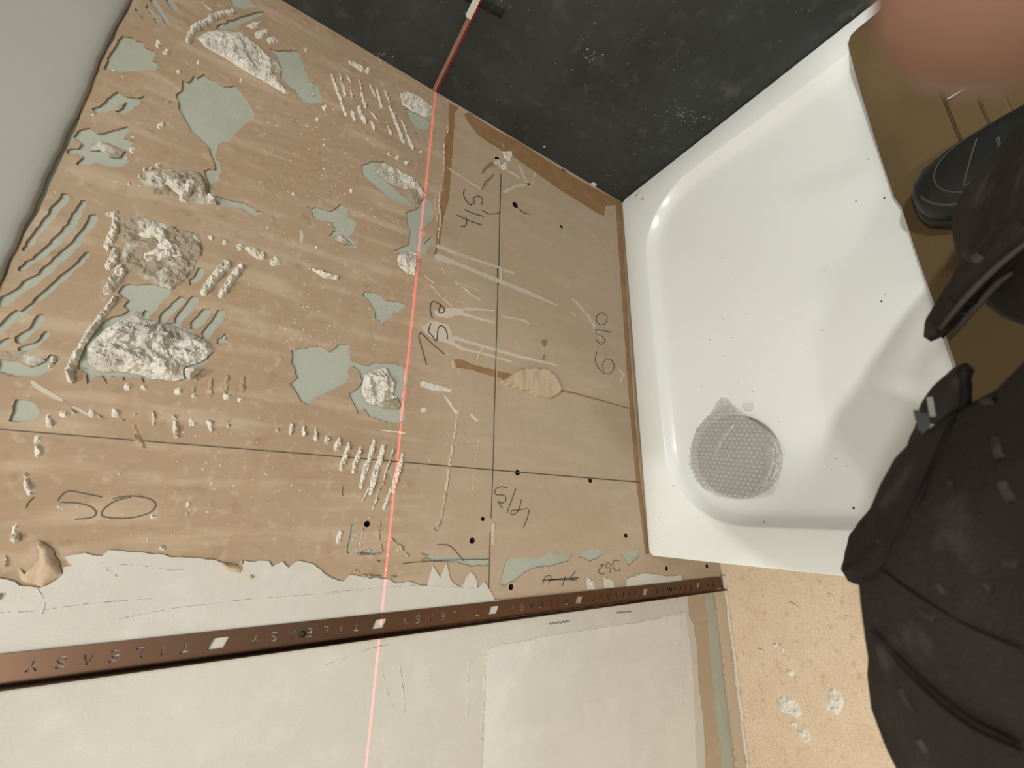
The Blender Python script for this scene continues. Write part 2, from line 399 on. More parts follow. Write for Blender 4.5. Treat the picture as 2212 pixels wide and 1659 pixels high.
g('G', [(1500,380),(1560,370),(1640,375),(1640,400),(1600,430),(1570,440),(1540,430),(1500,420)])
g('G', [(1740,400),(1860,370),(1850,420),(1790,470),(1770,430)])
g('G', [(600,400),(650,410),(760,410),(850,420),(920,410),(960,430),(975,470),(880,470),(760,450),(640,440),(590,430)])
g('G', [(200,400),(260,370),(310,390),(260,410)]); gs('G', [(170,230),(155,320),(140,390)], 22); gs('G', [(690,215),(660,255)], 24)
gs('G', [(120,0),(110,50)], 16)
# torn strip above the floor where a skirting board came off
strip = rough([(-1.070, -0.196), (-1.13, -0.200), (-1.30, -0.192), (-1.62, -0.190), (-1.62, -0.238), (-1.30, -0.243), (-1.13, -0.240), (-1.070, -0.236)], 0.006, 0.0022, 44.0)
G.append(strip)

def rect(x0, x1, z0, z1): return [(x0, z0), (x1, z0), (x1, z1), (x0, z1)]
wall_back = slab('wall_back', rect(XL, 0.0, FLOOR_Z, TOP + 0.02), HOL, 0.0026, 0.012, m_core)
tag(wall_back, 'stripped plasterboard wall of brown paper, green patches and adhesive', kind='structure')
# top edge of the bare paper is ragged
top_edge = [(-0.02 - 2.70 * i / 90, TOP + random.uniform(-.004, .002)) for i in range(91)]
paper_outer = [(XL, FLOOR_Z), (0.0, FLOOR_Z), (0.0, TOP)] + top_edge + [(XL, TOP)]
slab('board_paper', paper_outer, G + HOL, 0.0, 0.0026, m_paper, wall_back)
box('hole_shade_backing', (XL, 0.030, FLOOR_Z), (0.0, 0.034, TOP), m_hole_shade, wall_back)  # black sheet added behind the board so the holes read dark
for i, (c, r) in enumerate(screw):
    V = [(c[0] + r * .8 * math.cos(a), 0.009, c[1] + r * .8 * math.sin(a)) for a in [2 * math.pi * k / 12 for k in range(12)]]
    V += [(c[0] + r * .35 * math.cos(a), 0.0105, c[1] + r * .35 * math.sin(a)) for a in [2 * math.pi * k / 12 for k in range(12)]]
    link('screw_hole', [(c[0] + r * .985 * math.cos(a), y, c[1] + r * .985 * math.sin(a)) for y in (.0004, .014) for a in [2 * math.pi * k / 14 for k in range(14)]], [(k, (k + 1) % 14, 14 + (k + 1) % 14, 14 + k) for k in range(14)], m_hole_shade, wall_back)
    link('screw', V, [(k, (k + 1) % 12, 12 + (k + 1) % 12, 12 + k) for k in range(12)] + [tuple(range(12, 24))], m_black, wall_back)
# painted plaster above the bare board, its lower edge rolled over
prof = [(0.0015, TOP + .004), (-.002, TOP + .0005), (-.0055, TOP + .004), (-.008, TOP + .010), (-.0095, TOP + .022), (-.010, TOP + .05), (-.010, ZC)]
nx = 160; rings = []
for i in range(nx + 1):
    x = XL * i / nx
    d = noise.noise((x * 40, 0, 3)) * .0022 + noise.noise((x * 9, 0, 5)) * .003
    rings.append([(x, y, min(z + (d if k < 5 else 0), ZC)) for k, (y, z) in enumerate(prof)])
loft('painted_plaster', rings, m_paint, wall_back, cap=False, closed=False)

# cream skim coat on the left part of the wall
edge_top = px('F', [(-400,500),(-60,540),(0,540),(60,550),(120,580),(180,592),(235,600),(290,580),(370,520),(380,480),(425,470),(400,440),(385,410),(500,395),(550,410),(600,405),(640,380),(800,385),(1000,410),(1280,435),(1330,462),(1420,480),(1440,440),(1580,440),(1600,470),(1660,445),(1700,480),(1750,435),(1850,460),(1900,510),(1970,550)]) + \
    px('G', [(0,520),(60,545),(110,560),(150,520),(250,535),(370,545),(420,570),(500,560),(580,590),(605,590),(640,470),(680,540),(720,450),(740,550),(800,600),(860,500),(890,530),(900,600),(940,560),(990,640),(1000,665)])
sk = [wall(p) for p in edge_top]
sk = [(XL, sk[0][1])] + sk
low = [(-1.062, 0.30), (-1.062, -0.128), (-1.085, -0.131), (-1.12, -0.128), (-1.135, -0.141), (-1.18, -0.146), (-1.25, -0.138), (-1.33, -0.141), (-1.45, -0.128), (-1.7, -0.13), (XL, -0.13)]
sk_poly = rough(sk + low, 0.005, 0.0012, 9.0)
slab('skim_coat', sk_poly, HOL[:10], -0.0020, 0.0, m_skim, wall_back)
for pts in ([(1545,540),(1585,560),(1592,606),(1550,610)], [(1645,535),(1700,560),(1705,600),(1650,600)], [(1780,545),(1850,520),(1905,512),(2010,530),(2100,525),(2100,570),(1780,600)]):
    slab('skim_patch', rough(W('G', pts), .004, .0012, 3.3), [], -0.0014, 0, m_skim, wall_back)
m_skim2 = material('white_skim_plaster', (0.635, 0.625, 0.585), 0.85, var=[(5, 5, .42, .65, (0.57, 0.555, 0.515), .7), (22, 4, .52, .7, (0.68, 0.665, 0.62), .6)], bump=[(40, 5, .35, .003), (420, 3, .28, .001)])
slab('skim_second_coat', rough([wall(p) for p in [(1052, 1400), (1120, 1385), (1250, 1362), (1400, 1340), (1478, 1322), (1490, 1400), (1497, 1500), (1502, 1645), (1500, 1800), (1035, 1800), (1045, 1600)]], .008, .002, 6.0), [], -.0026, -.0018, m_skim2, wall_back)
# plaster trowel ridges on the skim
for c, pts, w in [('G', [(960,850),(950,1000),(935,1200),(925,1400),(920,1659)], 9), ('G', [(850,1010),(835,1350)], 6), ('G', [(0,1055),(120,1010),(250,960),(380,930)], 7), ('G', [(1670,780),(1690,880),(1665,950),(1672,1100)], 10),
                  ('F', [(0,745),(200,735),(520,690),(900,660)], 6), ('F', [(700,780),(1000,720),(1500,660),(2010,625)], 6), ('F', [(600,450),(640,500),(690,530)], 7), ('F', [(700,460),(850,470),(1000,495),(1080,490)], 5),
                  ('F', [(220,600),(270,680),(250,750)], 26), ('G', [(620,1090),(625,1150)], 12), ('G', [(330,1050),(380,1250),(410,1300)], 6), ('G', [(440,1050),(460,1200),(470,1330)], 8),
                  ('G', [(0,625),(200,610),(450,590)], 6), ('G', [(500,585),(700,590),(880,600)], 8), ('H', [(195,700),(180,900),(185,1100)], 12), ('H', [(200,1150),(205,1300)], 14)]:
    lump('plaster_ridge', W(c, ribbon(pts, w)), .0013, m_skim, wall_back, sp=.004, base=-.0020, seed=len(pts) * 1.1, jag=.0008)
# pale strip and bead where wall meets floor
slab('board_bottom', rough(rect(-1.62, -1.07, FLOOR_Z + .004, -0.243), .006, .002, 5.0), [], -.0045, 0, m_edge, wall_back)
rings = []
for i in range(121):
    x = -1.04 - 0.62 * i / 120
    r = .0045 + .0018 * noise.noise((x * 60, 1, 1))
    zc = FLOOR_Z + .0035 + .002 * noise.noise((x * 25, 2, 1))
    rings.append([(x, -.007 - .003 * noise.noise((x * 12, 5, 5)) + r * math.cos(a), zc + r * math.sin(a)) for a in [2 * math.pi * k / 8 for k in range(8)]])
loft('sealant_bead', rings, m_adh, wall_back)

box('wall_right', (0.0, YB, FLOOR_Z), (0.08, 0.05, ZC), m_dark)
tag(bpy.data.objects['wall_right'], 'dark charcoal coated wall beside the shower tray', kind='structure')
wr = bpy.data.objects['wall_right']
wall_left = tag(box('wall_left', (XL - .08, YB, FLOOR_Z), (XL, .05, ZC), m_room), 'pale painted wall', kind='structure')
wall_front = tag(box('wall_front', (XL, YB - .08, FLOOR_Z), (0, YB, ZC), m_room), 'pale painted wall behind the photographer', kind='structure')
ceiling = tag(box('ceiling', (XL, YB, ZC), (0, .05, ZC + .05), m_room), 'pale ceiling', kind='structure')
floor = tag(box('floor', (XL, YB, FLOOR_Z - .05), (0, .05, FLOOR_Z), m_floor), 'tan chipboard floor speckled with plaster', kind='structure')

# ------------------------------------------------------------------ adhesive left on the wall
cnt = [0]
def big(c, pts, h, mat=None, **k):
    cnt[0] += 1
    return lump('adhesive_lump', W(c, pts), h * .62, mat or m_lump, wall_back, seed=cnt[0] * 1.3, **k)
def ridge(c, pts, w, h=.005, mat=None):
    cnt[0] += 1
    return lump('adhesive_ridge', W(c, ribbon(pts, w)), h, mat or m_adh, wall_back, sp=.0028, seed=cnt[0] * 1.3, freq=150, rg=.75)
def spot(c, p, r, h=.004):
    cnt[0] += 1
    return lump('adhesive_dab', W(c, dab(p, r, 9, cnt[0])), h, m_adh, wall_back, sp=.0028, seed=cnt[0] * 1.3, freq=150, rg=.7)
big('A', [(1260,240),(1330,200),(1450,195),(1540,205),(1600,240),(1650,290),(1720,350),(1780,400),(1800,455),(1750,465),(1780,510),(1850,600),(1820,605),(1700,530),(1560,450),(1430,370),(1310,300)], .016, sp=.0035, rg=.8)
big('A', [(890,1110),(920,1090),(1000,1090),(1100,1080),(1200,1090),(1300,1100),(1330,1160),(1340,1200),(1330,1240),(1385,1280),(1380,1305),(1300,1310),(1180,1290),(1080,1260),(980,1240),(920,1200),(890,1160)], .014, m_grime, sp=.0035, rg=.9)
big('A', [(1040,1190),(1090,1120),(1140,1150),(1250,1160),(1310,1180),(1240,1240),(1200,1300),(1150,1290),(1130,1240)], .022, m_adh, sp=.0035, rg=.9)
big('A', [(1325,1240),(1350,1255),(1388,1280),(1385,1308),(1330,1300)], .020, m_adh, sp=.003)
big('O', [(262,470),(300,468),(345,480),(390,490),(435,510),(440,545),(420,580),(400,610),(370,625),(330,610),(300,600),(275,580),(262,560),(258,520)], .007, m_grime, sp=.0032, rg=1.0, edge=.006)
big('D', [(900,150),(990,110),(960,60),(870,20),(960,-40),(1050,-20),(1100,60),(1190,120),(1200,190),(1100,180),(1010,230),(930,210)], .015, m_adh, sp=.0032, rg=1.0)
big('D', [(1010,280),(1100,240),(1170,290),(1160,330),(1100,360),(1020,350)], .010, m_grime, sp=.003, rg=1.0)
big('D', [(850,530),(930,560),(1020,590),(1080,590),(1200,640),(1330,700),(1370,760),(1320,810),(1270,840),(1190,860),(1170,880),(1180,940),(1120,960),(980,940),(860,910),(760,890),(680,900),(620,890),(570,840),(560,750),(600,690),(680,610),(780,560)], .022, sp=.0032, rg=.95, freq=38)
big('D', [(1180,885),(1230,880),(1282,880),(1285,900),(1215,950),(1190,930)], .024, m_adh, sp=.003, rg=.2)
big('B', [(480,590),(540,585),(620,620),(700,690),(690,740),(640,750),(560,710),(500,670)], .010, sp=.003, rg=.8)
big('B', [(330,1100),(380,1040),(440,1060),(520,1110),(590,1140),(620,1200),(600,1230),(540,1220),(480,1200),(400,1160)], .013, sp=.003, rg=.9)
big('B', [(540,1200),(590,1160),(625,1210),(655,1245),(600,1320),(555,1290),(520,1240)], .011, m_grime, sp=.003, rg=.6)
big('E', [(480,150),(540,120),(600,140),(608,220),(580,285),(530,270),(480,220),(460,180)], .014, sp=.003, rg=.9)
big('E', [(260,920),(330,880),(400,870),(440,940),(460,980),(440,1040),(470,1060),(400,1090),(320,1110),(260,1080),(240,1010)], .017, sp=.003, rg=.95)
big('E', [(330,1100),(400,1080),(470,1060),(490,1110),(470,1140),(380,1130)], .008, m_grime, sp=.003)
big('A', [(560,960),(640,900),(720,930),(800,960),(770,1010),(700,1000),(640,960)], .003, m_grime, sp=.0035, rg=1.0)
big('D', [(-20,750),(150,770),(270,780),(290,830),(220,860),(100,830),(-20,810)], .003, m_grime, sp=.0035, rg=1.0)
big('E', [(30,40),(110,20),(190,90),(120,80)], .003, m_grime, sp=.003)
for pts in ([(1570,165),(1620,140),(1680,140),(1690,160),(1620,190)], [(1620,210),(1700,180),(1730,210),(1650,260),(1625,240)], [(1710,240),(1750,230),(1780,265),(1730,295),(1705,260)], [(1275,-10),(1330,30),(1360,60),(1345,85),(1310,40)]):
    big('A', pts, .006, m_adh, sp=.0032, rg=.8)
ridge('A', [(1205,270),(1240,190),(1320,140),(1400,100),(1500,75)], [40,48,50,46,36], .008)
ridge('O', [(230,461),(248,462),(250,478)], [10,20,14], .006)
ridge('O', [(249,478),(244,505),(234,535)], [16,22,20], .008); ridge('O', [(250,540),(246,560),(232,578)], [16,24,16], .008)
ridge('D', [(780,230),(750,300),(680,390)], [70,85,55], .009); ridge('D', [(735,425),(640,560),(560,660),(490,780),(445,890),(455,955)], [40,50,50,50,55,50], .009)
ridge('D', [(1455,200),(1370,300),(1300,400)], [62,66,50], .009); ridge('D', [(1540,222),(1480,310),(1410,415)], [50,56,44], .008)
ridge('D', [(1570,105),(1620,130),(1680,165)], [20,50,60], .007); ridge('D', [(2000,240),(2080,280),(2160,295)], [20,40,30], .006)
for p, r in [((1350,40),18), ((1440,68),22), ((1535,98),26), ((1760,185),36), ((820,990),28), ((920,1000),26), ((1145,1022),32), ((1245,1050),24), ((1450,1060),28), ((1540,1078),24), ((420,1165),36), ((590,1160),36), ((735,1160),42), ((1230,1220),30), ((1775,1270),15), ((860,1170),14), ((1455,1215),12), ((1460,1245),14), ((340,820),24), ((325,860),22)]:
    spot('D', p, r)
for a, b, w in [((980,1135),(985,1240),26), ((1110,1180),(1135,1325),46), ((1335,1210),(1360,1280),42), ((310,1170),(318,1285),52), ((240,1300),(248,1435),56), ((155,1520),(185,1680),46), ((1870,1225),(1856,1305),34), ((1948,1240),(1945,1305),26), ((2022,1262),(2018,1335),28), ((2097,1300),(2093,1352),28), ((2172,1318),(2152,1400),34), ((440,1135),(490,1170),20), ((620,1175),(650,1195),14), ((760,1180),(785,1210),14)]:
    ridge('D', [a, ((a[0]+b[0])/2+random.uniform(-5,5), (a[1]+b[1])/2), b], [w*.6, w, w*.9], .005)
for a, b, w in [((97,1320),(72,1400),34), ((162,1355),(108,1530),38), ((238,1370),(185,1545),36), ((325,1330),(235,1640),40), ((382,1360),(295,1680),44), ((450,1350),(375,1620),10), ((502,1420),(440,1670),36), ((25,1310),(15,1350),34)]:
    ridge('E', [a, ((a[0]*2+b[0])/3+4, (a[1]*2+b[1])/3), ((a[0]+2*b[0])/3-4, (a[1]+2*b[1])/3), b], [w*.5, w, w, w*.8], .006)
for a, b, w in [((395,10),(350,140),26), ((265,0),(225,90),14), ((330,0),(265,190),9), ((95,265),(80,335),40), ((225,250),(215,310),8), ((1550,535),(1575,600),9)]:
    ridge('G', [a, ((a[0]+b[0])/2+3, (a[1]+b[1])/2), b], [w*.6, w, w*.6], .004)
for a, b, w in [((178,-5),(175,45),56), ((95,210),(90,320),54), ((35,410),(38,470),28)]:
    ridge('F', [a, ((a[0]+b[0])/2+3, (a[1]+b[1])/2), b], [w*.7, w, w*.9], .006)
for p, r in [((955,365),18), ((1105,110),18), ((895,183),20), ((1100,158),10)]: spot('F', p, r, .003)
for a, b, w in [((45,475),(142,740),26), ((112,530),(142,620),24), ((170,540),(182,640),10), ((238,590),(268,690),24), ((338,570),(368,690),24), ((178,710),(198,770),24), ((218,680),(262,790),30), ((302,770),(322,830),20), ((418,680),(512,920),24), ((530,860),(568,955),24), ((405,800),(432,870),14), ((290,700),(345,780),9), ((90,450),(110,520),9), ((140,470),(170,530),9), ((215,470),(240,580),8), ((285,520),(330,620),8), ((370,540),(420,660),8), ((495,770),(530,850),9)]:
    ridge('B', [a, ((a[0]+b[0])/2+random.uniform(-4,4), (a[1]+b[1])/2), b], [w*.7, w, w*.8], .005)
ridge('B', [(165,400),(215,425),(250,455)], 28, .005)
for p, r in [((280,450),24), ((415,985),15), ((470,1012),18), ((525,1042),18), ((5,690),22), ((175,1220),14), ((620,975),12)]: spot('B', p, r)
for p, r in [((1015,285),28), ((1065,335),24), ((1140,458),18), ((1270,400),18), ((1030,805),28), ((850,960),24), ((1018,1058),20), ((925,1090),16), ((970,1085),16), ((895,1130),18), ((2080,690),12), ((2030,765),18), ((1960,320),14), ((1875,1240),14), ((2025,1585),12), ((1075,655),12), ((1540,520),14), ((825,1180),14)]: spot('A', p, r)
# crumbs of adhesive all over the brown paper
V, F = [], []
def crumb(x, z, s, y=0.0):
    b = len(V)
    a0 = random.uniform(0, 6.3)
    for k in range(4):
        a = a0 + k * 1.57 + random.uniform(-.4, .4)
        V.append((x + math.cos(a) * s * random.uniform(.5, 1.2), y + .0003, z + math.sin(a) * s * random.uniform(.7, 1.6)))
    V.append((x, y - s * random.uniform(.4, .9), z))
    F.extend([(b, b+1, b+4), (b+1, b+2, b+4), (b+2, b+3, b+4), (b+3, b, b+4)])
zones = [((560,240),(880,560),150), ((480,560),(860,760),170), ((360,900),(720,1150),90), ((40,120),(330,420),50), ((900,880),(1060,1010),30), ((640,150),(900,320),60), ((250,1000),(800,1180),50), ((760,1150),(860,1230),30), ((100,1060),(400,1180),20)]
for a, b, n in zones:
    for _ in range(n):
        x, z = wall((random.uniform(a[0], b[0]), random.uniform(a[1], b[1])))
        crumb(x, z, random.choice([.0008, .001, .0014, .0022]))
tag(link('adhesive_crumbs', V, F, m_adh, wall_back), kind='stuff')

# ------------------------------------------------------------------ stains, smears, writing on the board
def plate(name, poly, mat, y=-.0004, amp=.001, step=.006):
    return slab(name, rough(poly, step, amp, random.random() * 9), [], y, 0.0, mat, wall_back)
plate('brown_stain', W('B', [(895,730),(930,720),(1000,770),(1130,850),(1250,910),(1400,1010),(1560,1110),(1700,1190),(1890,1290),(1870,1310),(1800,1320),(1790,1380),(1740,1360),(1600,1270),(1500,1210),(1390,1130),(1280,1050),(1190,990),(1080,930),(980,860),(920,780)]), m_stain)
plate('brown_stain', W('B', [(800,660),(860,690),(835,720),(830,850),(820,1000),(800,1280),(760,1400),(740,1560),(705,1659),(720,1500),(745,1300),(775,1100),(775,900),(795,760)]), m_stain, y=-.0003)
plate('brown_stain', W('O', [(1329,430),(1341,437),(1352,620),(1369,880),(1384,1040),(1402,1196),(1394,1198),(1374,1040),(1360,880),(1343,640)]), m_stain, y=-.0005, amp=.0006)
plate('brown_stain', W('E', [(830,820),(870,815),(960,855),(1100,890),(1180,905),(1220,930),(1150,945),(1060,925),(960,890),(850,870)]), m_stain)
plate('brown_stain', W('E', ribbon([(1500,1015),(1600,1035),(1750,1075),(1985,1140)], [16,14,10,7])), m_stain, amp=.0004)
plate('brown_stain', W('E', dab((1410,715), 24, 9, 4)), m_stain); plate('brown_stain', W('E', ribbon([(1412,790),(1400,822)], 16)), m_stain)
plate('brown_stain', W('B', ribbon([(1095,1040),(1040,1070),(1012,1110)], [30,22,10])), m_stain); plate('brown_stain', W('B', ribbon([(1085,1118),(1035,1165),(1012,1210)], [10,18,12])), m_stain)
for pts, w in [([(725,95),(900,160),(1100,225),(1215,270)], [24,20,16,16]), ([(720,160),(860,210),(1100,310),(1300,390),(1490,472)], [44,26,26,28,8]), ([(830,680),(1000,730),(1250,800),(1490,857)], [26,18,20,12]), ([(790,700),(880,750),(1050,790),(1200,835)], [26,20,16,12]),
               ([(890,530),(1000,560),(1090,585)], [20,14,12]), ([(900,495),(1000,500),(1090,508)], [20,12,8]), ([(1590,430),(1690,540),(1740,630)], [10,14,18]), ([(1740,630),(1775,690)], [16,10]), ([(1890,880),(1915,920),(1895,960)], [8,20,10]), ([(1130,540),(1280,570),(1310,590)], [6,14,14]), ([(680,340),(750,420),(820,480)], 6), ([(830,320),(1000,385)], 6), ([(640,280),(700,330)], 8), ([(1580,520),(1610,540)], 10)]:
    plate('plaster_smear', W('E', ribbon(pts, w)), m_smear, amp=.0009)
plate('plaster_smear', W('E', [(620,610),(690,570),(800,600),(820,680),(840,720),(760,710),(700,690),(650,650)]), m_smear, y=-.0003)
plate('plaster_smear', W('E', [(700,510),(800,490),(900,495),(885,530),(780,555),(720,540)]), m_smear, y=-.0003)
for pts, w in [([(625,975),(700,998),(808,1018)], [34,40,22]), ([(770,1050),(845,1160)], [10,18]), ([(940,1172),(978,1214)], 14), ([(360,1270),(525,1290)], 6)]:
    plate('white_paint_mark', W('E', ribbon(pts, w)), m_adh)
plate('white_paint_mark', W('E', dab((637,1143), 17, 10, 2)), m_adh)
for c, pts, w in [('B', [(1250,1060),(1290,1160),(1310,1180)], 14), ('B', [(1150,1230),(1230,1190),(1310,1180)], 16), ('B', [(800,1080),(1000,1210)], 8), ('D', [(200,960),(300,1030),(400,1080)], 26), ('D', [(400,1080),(500,1140),(600,1195)], 10), ('D', [(1925,1480-1480+0),(1930,60)], 18)]:
    plate('plaster_smear', W(c, ribbon(pts, w)), m_smear, amp=.0012)
# raised paper seams and scored ridges
for c, pts, w, h in [('E', [(905,980),(870,1090),(850,1200),(830,1330),(805,1480),(780,1659)], [4,8,14,16,16,18], .003), ('G', [(722,0),(705,100),(690,190),(665,235)], [18,16,22,26], .003), ('E', [(990,1330),(965,1500),(950,1659)], 9, .001),
                     ('B', [(795,740),(790,850),(760,890),(770,960),(765,1100),(740,1230),(735,1290),(745,1400),(725,1590)], [8,10,12,10,10,10,12,16,8], .004), ('B', [(720,1200),(710,1300),(725,1420)], 10, .002),
                     ('E', [(755,240),(800,310),(880,350),(940,400),(1005,440)], [4,6,8,18,10], .003), ('E', [(775,422),(860,440),(960,490)], [5,6,4], .002), ('E', [(1020,735),(975,830),(950,880)], [22,8,5], .002), ('E', [(825,820),(830,870)], [14,22], .003),
                     ('B', [(1145,900),(1142,960)], 6, .002), ('B', [(1170,1090),(1215,1115),(1260,1145)], [10,9,7], .003), ('B', [(1355,1090),(1335,1180)], 10, .001),
                     ('G', [(330,200),(320,300),(345,400)], 10, .004), ('G', [(395,310),(450,360),(495,415)], [30,26,10], .006), ('G', [(180,490),(230,530),(330,530),(450,535)], [16,24,20,8], .005), ('G', [(190,395),(280,405),(330,395)], 9, .004), ('G', [(300,440),(380,450)], 12, .003), ('G', [(560,400),(600,410),(560,450)], [10,30,10], .006),
                     ('D', [(860,1230),(880,1330),(930,1400)], [30,60,40], .003), ('D', [(1350,1210-270),(1340,1060)], [40,50], .003), ('D', [(1460,920),(1440,1030)], 46, .003), ('D', [(1560,940),(1540,1050)], 46, .003), ('D', [(1260,930),(1240,1020)], 40, .003)]:
    lump('torn_ridge', W(c, ribbon(pts, w)), h, m_paper if c in 'DG' else m_edge, wall_back, sp=.003, seed=h * 900 + w[0] if hasattr(w, '__len__') else h * 900, freq=140, rg=.8)
# peeled flap of paper standing off the board
pe = W('E', [(1115,970),(1150,945),(1190,920),(1250,882),(1330,875),(1430,890),(1480,940),(1503,1000),(1500,1040),(1430,1075),(1370,1060),(1230,1005),(1160,985)])
lump('peeled_paper', pe, .0105, m_peel, wall_back, sp=.003, edge=.0022, rg=.10, seed=3.0, freq=22, jag=.0012)
# blown-out plug of plaster beside the horizontal pencil line
big('B', [(1140,970),(1200,965),(1207,1000),(1190,1035),(1165,1020),(1150,1010)], .009, m_adh, sp=.003)
big('B', [(1150,1040),(1175,1035),(1172,1085),(1140,1092),(1128,1060)], .006, m_adh, sp=.003)
big('B', [(1075,1040),(1095,1015),(1130,1020),(1135,1075),(1090,1075)], .002, m_grime, sp=.003)
big('E', [(1122,230),(1138,238),(1146,270),(1144,315),(1124,336)], .003, m_edge, sp=.003)
big('G', [(985,205),(1010,215),(1008,345),(985,345)], .003, m_edge, sp=.003)
# loose torn flaps along the edge of the skim
for c, pts, h in [('F', [(205,305),(260,330),(320,380),(345,430),(372,520),(300,560),(240,598),(130,555),(105,480),(150,520),(200,470),(240,430)], .006), ('F', [(1280,440),(1330,455),(1400,470),(1425,425),(1432,480),(1415,512),(1330,490)], .006), ('F', [(1460,530),(1480,518),(1498,535),(1475,555)], .003), ('F', [(-10,625),(20,630),(10,665),(-10,672)], .003)]:
    lump('torn_paper_flap', W(c, pts), h, m_peel, wall_back, sp=.0028, base=-.002, rg=.7, seed=h * 77 + pts[0][0], freq=45, smooth=True)
def stroke(c, pts, w=3.2):
    P = np.array(px(c, pts), float); w = w / CR[c][2] * (.68 if c == 'O' else .88)
    if len(P) > 2:                       # smooth the stroke
        Q = []
        n = len(P)
        for i in range(n - 1):
            p0, p1, p2, p3 = P[max(i-1, 0)], P[i], P[i+1], P[min(i+2, n-1)]
            for t in np.linspace(0, 1, 5)[:-1]:
                Q.append(.5 * ((2*p1) + (-p0+p2)*t + (2*p0-5*p1+4*p2-p3)*t*t + (-p0+3*p1-3*p2+p3)*t**3))
        Q.append(P[-1]); P = np.array(Q)
    T = np.gradient(P, axis=0); T /= np.maximum(np.hypot(T[:, 0], T[:, 1])[:, None], 1e-9)
    N = np.stack([-T[:, 1], T[:, 0]], 1) * w / 2
    verts = []
    for p, n in zip(P, N):
        for q in (p + n, p - n):
            x, z = wall(q); verts.append((x, YP[0], z))
    return verts, [(2*i, 2*i+1, 2*i+3, 2*i+2) for i in range(len(P) - 1)]
YP = [-.0007]
def writing(name, strokes, mat=None):
    V, F = [], []
    for s in strokes:
        v, f = stroke(*s); b = len(V); V += v; F += [tuple(k + b for k in q) for q in f]
    return link(name, V, F, mat or m_pencil, wall_back)
YP[0] = -.0009
writing('pencil_or_crack_line', [('O', [(-20,926),(300,952),(700,984),(1050,1014),(1383,1042)], 3.4)])
writing('pencil_or_crack_line', [('O', [(1082,375),(1079,470),(1077,575)], 2.8), ('O', [(1075,615),(1071,760),(1067,900),(1064,1020),(1060,1120)], 2.6), ('O', [(1058,1150),(1055,1290)], 2.6)])
writing('scored_edge', [('O', [(1085.5,375),(1082,470),(1080,575)], 2.2), ('O', [(1078,615),(1074,760),(1070,900)], 1.8)], m_edge)
YP[0] = -.0007
writing('pencil_number_415', [('B', [(875,1448),(900,1448),(912,1425),(905,1385)], 7), ('B', [(850,1375),(920,1410),(1008,1440)], 7), ('B', [(893,1340),(960,1368),(1022,1385)], 7), ('B', [(898,1208),(892,1250),(920,1300),(945,1312)], 7), ('B', [(930,1312),(960,1300),(955,1270),(990,1255),(1015,1280),(1005,1312)], 7), ('B', [(1010,1345),(1060,1370),(1110,1365),(1140,1350)], 6), ('B', [(1248,1338),(1275,1360),(1312,1372)], 6)])
writing('pencil_number_758', [('E', [(655,855),(630,760),(606,680),(620,650),(660,690),(700,725),(770,786)], 8), ('E', [(790,690),(783,640),(755,604),(730,620),(718,700),(690,665),(668,640),(682,588)], 9), ('E', [(692,555),(678,500),(690,452),(725,458),(768,495),(762,518),(738,522),(735,500),(748,470)], 9)])
writing('pencil_number_640', [('E', [(1775,520),(1808,540),(1805,580),(1775,598),(1745,580),(1745,540),(1775,520)], 5), ('E', [(1838,645),(1790,636),(1750,630),(1740,650),(1780,675),(1798,700),(1770,722),(1738,690)], 5), ('E', [(1745,768),(1735,830),(1770,890),(1820,912),(1852,880),(1848,835),(1812,815),(1782,850),(1790,890)], 5)])
writing('pencil_number_50', [('F', [(600,65),(500,45),(400,30),(345,75),(360,95),(450,100),(530,120),(565,155),(540,185),(440,195)], 8), ('F', [(665,75),(740,60),(820,62),(890,80),(915,110),(890,150),(800,182),(700,190),(610,180),(600,150),(640,110),(700,80),(770,66)], 8), ('F', [(200,65),(165,100),(155,130)], 9)])
writing('pencil_number_415', [('G', [(1080,12),(1040,3),(1008,20),(1010,50),(1060,55),(1068,85),(1045,100),(1020,88)], 6), ('G', [(1020,90),(1050,130)], 6), ('G', [(1128,15),(1100,90),(1075,160)], 6), ('G', [(1160,78),(1140,150),(1100,168),(1105,145),(1150,140),(1195,132)], 6), ('G', [(1205,138),(1195,190),(1172,242)], 6)])
writing('pencil_number_592', [('G', [(1618,470),(1645,462),(1615,495),(1622,515),(1650,516)], 5), ('G', [(1690,470),(1668,448),(1658,480),(1685,482),(1680,512)], 5), ('G', [(1735,440),(1705,440),(1700,480),(1722,500),(1745,490)], 5)])
writing('crossed_out_number', [('G', [(1285,556),(1380,548),(1495,540)], 9), ('G', [(1330,550),(1440,552),(1490,546)], 5), ('G', [(1285,580),(1300,535),(1335,530),(1320,575)], 5), ('G', [(1400,590),(1420,530)], 5), ('G', [(1480,500),(1450,545),(1490,560)], 5)])
YP[0] = -.0009
writing('pencil_or_crack_line', [('G', [(460,456),(600,442),(780,434),(968,430)], 5), ('G', [(665,345),(735,350),(780,392),(820,440)], 6)])  # dark crack lines, drawn as flat strokes in the pencil colour
YP[0] = -.0030
writing('pencil_hatching', [('G', [(1320 + 10*i, 808 + (6 if i % 2 else -6) - i*1.3), (1330 + 10*i, 808 - (6 if i % 2 else -6) - i*1.3)], 4) for i in range(12)] + [('G', [(1715 + 10*i, 744 + (5 if i % 2 else -5) - i*.9), (1725 + 10*i, 744 - (5 if i % 2 else -5) - i*.9)], 4) for i in range(9)])

